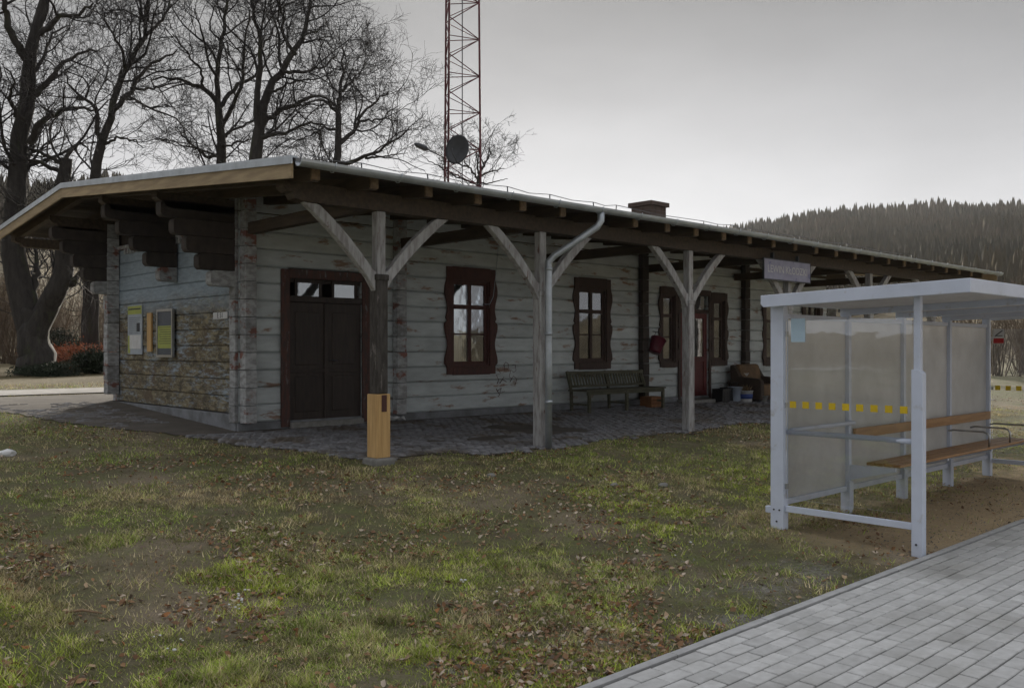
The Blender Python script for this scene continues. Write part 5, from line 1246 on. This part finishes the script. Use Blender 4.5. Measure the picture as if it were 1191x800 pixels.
# gravel crumbs on bare ground by the platform and under the shelter
g = np.random.RandomState(5); n_ = 5200; X = 3.5+14*g.rand(n_); Y = 3.30+g.rand(n_)**1.6*2.0
Z = gz(X, Y); s_ = .004+.010*g.rand(n_)**3; dirs = norm(np.array([[1, 0, -.3], [-.5, .87, -.3], [-.5, -.87, -.3], [.1, .1, 1.]]))
rot = g.rand(n_)*6.28; V = []
for q in range(4):
    cx_, cy_ = dirs[q, 0]*np.cos(rot)-dirs[q, 1]*np.sin(rot), dirs[q, 0]*np.sin(rot)+dirs[q, 1]*np.cos(rot); f_ = .7+.6*g.rand(n_)
    V.append(np.stack([X+cx_*s_*f_, Y+cy_*s_*f_, Z+dirs[q, 2]*s_*f_*.7+.002], 1))
V = np.stack(V, 1).reshape(-1, 3); q = np.arange(n_)[:, None]*4
fcs = np.concatenate([q+np.array([[0, 1, 3]]), q+np.array([[1, 2, 3]]), q+np.array([[2, 0, 3]])])
gr = np_obj('gravel', V, fcs, 3, MT['vcol']); C = (np.array([.20, .19, .17])*(.5+.9*g.rand(n_, 1))); col_attr(gr, np.repeat(C, 4, 0)); tag(gr, 'loose grit on the bare ground along the platform kerb', 'gravel', None, 'stuff')
# white petals in the grass
pts = []
for (cx_, cy_, n2, sp) in ((277, 707, 9, 7), (196, 747, 6, 9), (537, 676, 3, 3), (280, 696, 4, 6), (577, 684, 1, 1), (770, 640, 2, 20)):
    for i in range(n2): pts.append((cx_+rnd.gauss(0, sp), cy_+rnd.gauss(0, sp*.5)))
mb = MB()
for (a, b_) in pts:
    dd = CAMZ*F/(b_-HY)*.96; P3 = ray(a)*dd; z = float(gz(P3[0], P3[1]))+.02; s_ = rnd.uniform(.007, .014)
    mb.lathe((P3[0], P3[1], z), [(.001, 0), (s_, .002), (s_*.8, s_*.7), (.001, s_)], 6)
o = mb.build('white_petals', 'white', None); tag(o, 'tiny white blossoms sprinkled in the lawn', 'blossoms', None, 'stuff')
# stones
def stone(px, py, s_, label, mat='stone', name='stone', cat='stone'):
    dd = (CAMZ-.15)*F/(py-HY)
    for _ in range(6):
        P3 = ray(px)*dd; dd = (CAMZ-float(gz(P3[0], P3[1])))*F/(py-HY)
    P3 = ray(px)*dd; z = float(gz(P3[0], P3[1]))
    bm = bmesh.new(); bmesh.ops.create_icosphere(bm, subdivisions=2, radius=s_)
    for v_ in bm.verts:
        f_ = 1+.28*mnoise.noise(v_.co*(2.2/s_)+Vector((px, py, 0))); v_.co = Vector((v_.co.x*f_*1.15, v_.co.y*f_, v_.co.z*f_*.62))
    me = bpy.data.meshes.new(name); bm.to_mesh(me); bm.free(); me.materials.append(MT[mat])
    o = bpy.data.objects.new(name, me); link(o); o.location = (P3[0], P3[1], z+s_*.25); tag(o, label, cat); return o
stone(771, 566, .06, 'grey stone lying in the lawn before the third canopy post')
stone(714, 565, .045, 'smaller flat grey stone left of the other stone in the lawn')
stone(571, 554, .05, 'pale flat stone in the lawn before the second canopy post')
stone(8, 530, .09, 'crumpled white plastic bag on the grass at the left edge', 'white', 'plastic_bag', 'bag')
# fallen sticks
def stick(px, r_, label):
    pts = []
    for (a, b_) in px:
        dd = CAMZ*F/(b_-HY)*.97; P3 = ray(a)*dd; pts.append((P3[0], P3[1], float(gz(P3[0], P3[1]))+.025))
    o = MB().tube(pts, [r_]*(len(pts)-1)+[r_*.5], 6).build('twig', 'leaf_tan', None); tag(o, label, 'twig')
stick([(700, 777), (724, 771), (749, 761)], .008, 'thin pale twig lying beside the platform kerb')
stick([(75, 727), (95, 724), (118, 726)], .010, 'short broken twig in the leaves at the lower left')


# ------------------------------------------------------------------ thin winter haze in the valley
o = MB().box(-900, 900, -900, 900, -1.9, 125).build('haze', 'white', None)
m, nt = nodes('valley_haze'); t = NT(nt)
pv = t.n('ShaderNodeVolumePrincipled', {'Color': (.86, .87, .90, 1), 'Density': .00016, 'Anisotropy': .2})
om = t.n('ShaderNodeOutputMaterial'); nt.links.new(pv.outputs[0], om.inputs['Volume'])
o.data.materials.clear(); o.data.materials.append(m); tag(o, 'thin pale haze filling the valley', 'haze', None, 'stuff')
